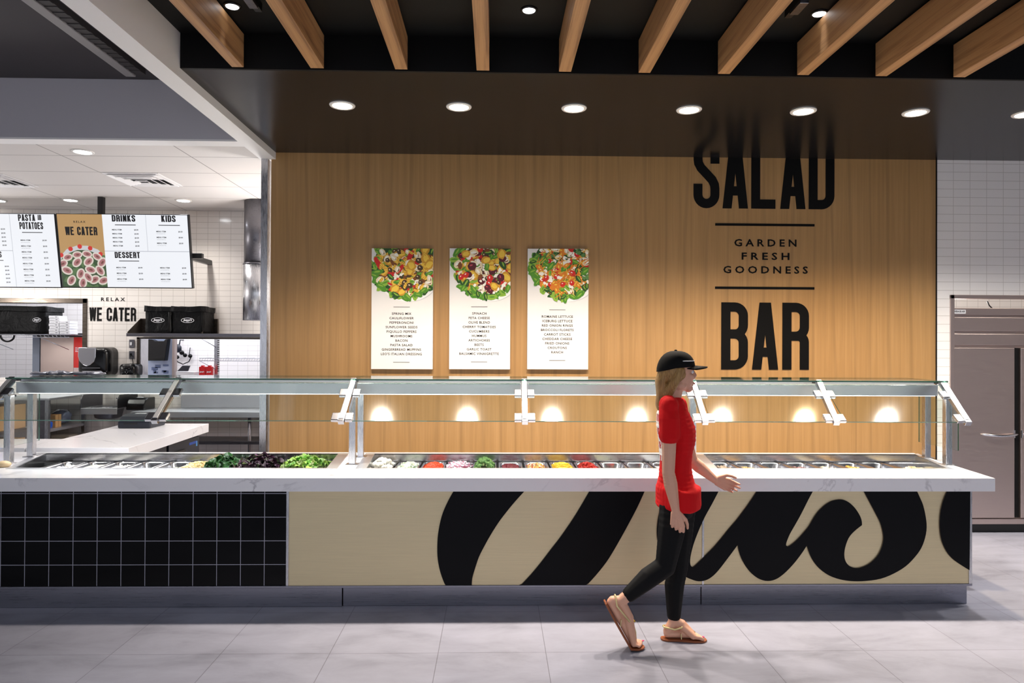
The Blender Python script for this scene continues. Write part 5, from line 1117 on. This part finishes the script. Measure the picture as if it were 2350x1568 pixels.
# hair, cap, eyes
b = B(); ball(b, HC+Vector((-.018, 0, .012)), 1, 18, 12, sc=(.094, .082, .098)); chain(b, [(HC+Vector((-.075, 0, .0)), .042), (HC+Vector((-.09, 0, -.06)), .045), (HC+Vector((-.085, 0, -.13)), .042), (HC+Vector((-.10, 0, -.185)), .03), (HC+Vector((-.105, 0, -.215)), .012)], sc=(.8, 1.2, 1))
for s in (-1, 1): chain(b, [(HC+Vector((.0, s*.07, .01)), .022), (HC+Vector((-.03, s*.07, -.06)), .028), (HC+Vector((-.06, s*.045, -.12)), .03)])
bake('hair', b, .006, M_hair, person, 3)
cap = None; b = B(); n = 28; rings = []
for i in range(9):
    a = math.pi/2*i/8; z = math.sin(a)*.092; r = math.cos(a)**.8
    rings.append([b.verts.new(HC+Vector((-.006+.110*r*math.cos(q)+.0, .092*r*math.sin(q), .028+z-.030*max(0, -math.cos(q))*r*(1-i/8)))) for q in [2*math.pi*k/n for k in range(n)]])
for a, c2 in zip(rings, rings[1:]):
    for k in range(n): b.faces.new((a[k], a[(k+1) % n], c2[(k+1) % n], c2[k]))
b.faces.new(rings[-1]); b.faces.new(rings[0][::-1]); cap = obj('cap', b, M_cap, person, True)
b = B(); top, bot = [], []
for i in range(13):
    a = math.radians(-66+132*i/12)
    for q, (ex, dz) in enumerate(((.0, .030), (.075, .024))):
        x = -.006+.108*math.cos(a)+ex*max(0, math.cos(a))**.35; y = (.088-.012*q)*math.sin(a); z = dz-.016*(math.sin(a)**2)
        top.append(b.verts.new(HC+Vector((x, y, z+.006)))); bot.append(b.verts.new(HC+Vector((x, y, z))))
for i in range(12):
    j = 2*i; b.faces.new((top[j], top[j+1], top[j+3], top[j+2])); b.faces.new((bot[j], bot[j+2], bot[j+3], bot[j+1])); b.faces.new((top[j+1], bot[j+1], bot[j+3], top[j+3])); b.faces.new((top[j], top[j+2], bot[j+2], bot[j]))
obj('brim', b, M_cap, cap, True)
b = B(); ball(b, HC+Vector((-.006, 0, .121)), .009, 10, 6, sc=(1, 1, .6)); obj('cap_button', b, M_cap, cap, True)
b = B(); tube(b, [HC+Vector((-.006+.113*math.cos(a)*.93, .094*math.sin(a)*.93, .062)) for a in [math.radians(-80+160*k/16) for k in range(17)]], .0025, 5); obj('cap_trim', b, M_whitep, cap, True)
for s in (-1, 1):
    b = B(); ball(b, HC+Vector((.079, s*.03, .0)), .012, 12, 8, mi=0); ball(b, HC+Vector((.0865, s*.0305, .0)), .0062, 10, 6, mi=1); obj('eye', b, [M_whitep, MATS['dark_dressing']], person, True)
b = B(); ball(b, HC+Vector((.1005, 0, -.0685)), 1, 12, 8, sc=(.004, .019, .006)); obj('lips', b, mat('lip_pink', 'b3605a', .4), person, True)
# sandals
def sandal(pts, side, up, ank, ballp, heel):
    b = B(); L, R_, L2, R2 = [], [], [], []
    for p, w, u_ in pts:
        for lst, s, d in ((L, 1, 0), (R_, -1, 0), (L2, 1, .011), (R2, -1, .011)): lst.append(b.verts.new(p+side*s*w-u_*d))
    for i in range(len(pts)-1):
        for q in ((L, R_), (R2, L2), (L2, L), (R_, R2)): b.faces.new((q[0][i], q[0][i+1], q[1][i+1], q[1][i]))
    b.faces.new((L[0], R_[0], R2[0], L2[0])); b.faces.new((L[-1], L2[-1], R2[-1], R_[-1]))
    so = obj('sandal', b, M_sole, person, bevel=.003)
    fw = (ballp-heel).normalized(); mid = ank.lerp(ballp, .55)+up*.036
    b = B(); tube(b, [mid+fw*.004, mid-side*-.034-up*.016-fw*.02, ank+side*.038-up*.03, heel+up*.045-fw*.022+side*.012, heel+up*.047-fw*.026, heel+up*.045-fw*.022-side*.012, ank-side*.038-up*.03, mid-side*.034-up*.016-fw*.02, mid+fw*.004], .0052, 6); obj('ankle_strap', b, M_gstrap, so, True)
    b = B(); tube(b, [mid, mid.lerp(ballp+up*.028, .6)+up*.004, ballp+(ballp-heel).normalized()*.018+up*.016], .0045, 6); obj('toe_strap', b, M_gstrap, so, True)
    for s in (-1, 1): b = B(); bar(b, ank.lerp(ballp, .32)+side*s*.036-up*.028, heel.lerp(ballp, .5)+side*s*.034-up*.012, .014, .004); obj('side_strap', b, M_gstrap, so)
    b = B(); ball(b, mid+up*.006+fw*.004, .011, 10, 6, sc=(1, 1, .6)); obj('buckle', b, mat('gold_buckle', 'caa545', .25, .9) if 'gold_buckle' not in MATS else MATS['gold_buckle'], so, True)
z = .0115
P0 = lambda s: LHl.lerp(LTo, s)
sandal([(Vector((P0(s).x, P0(s).y, z)), w, UP) for s, w in ((-.20, .012), (-.15, .026), (-.03, .033), (.25, .031), (.5, .036), (.75, .044), (.95, .042), (1.08, .032), (1.16, .014))], Vector((0, -1, 0)), UP, La, LBl, LHl)
dn = lambda p, u_, k: p-u_*k
upT = Vector((.25, 0, .97)).normalized(); uB = Vector((.5, 0, .86)).normalized()
fwd_ = (RB-RH).normalized(); uS = Vector((-fwd_.z, 0, fwd_.x)).normalized()
sandal([(RH-uS*.015-fwd_*.028, .014, uS), (RH-uS*.017-fwd_*.015, .03, uS), (RH.lerp(RB, .3)-uS*.019, .031, uS), (RH.lerp(RB, .65)-uS*.018, .037, uS), (RB-uB*.02, .044, uB), (RB.lerp(RT, .6)-upT*.015, .043, upT), (RT-upT*.012+Vector((.004, 0, 0)), .03, upT), (RT-upT*.011+Vector((.016, 0, 0)), .012, upT)], Vector((0, 1, 0)), uS, Ra, RB, RH)
for tp, u_, sd in ((LTo, UP, Vector((0, -1, 0))), (RT, upR, Vector((0, 1, 0)))):
    b = B(); ball(b, tp+sd*.030+u_*.0085+Vector((.004, 0, 0)), 1, 10, 6, sc=(.0075, .007, .0035)); obj('toenail', b, mat('pink_nail', 'e0417a', .25) if 'pink_nail' not in MATS else MATS['pink_nail'], person, True)
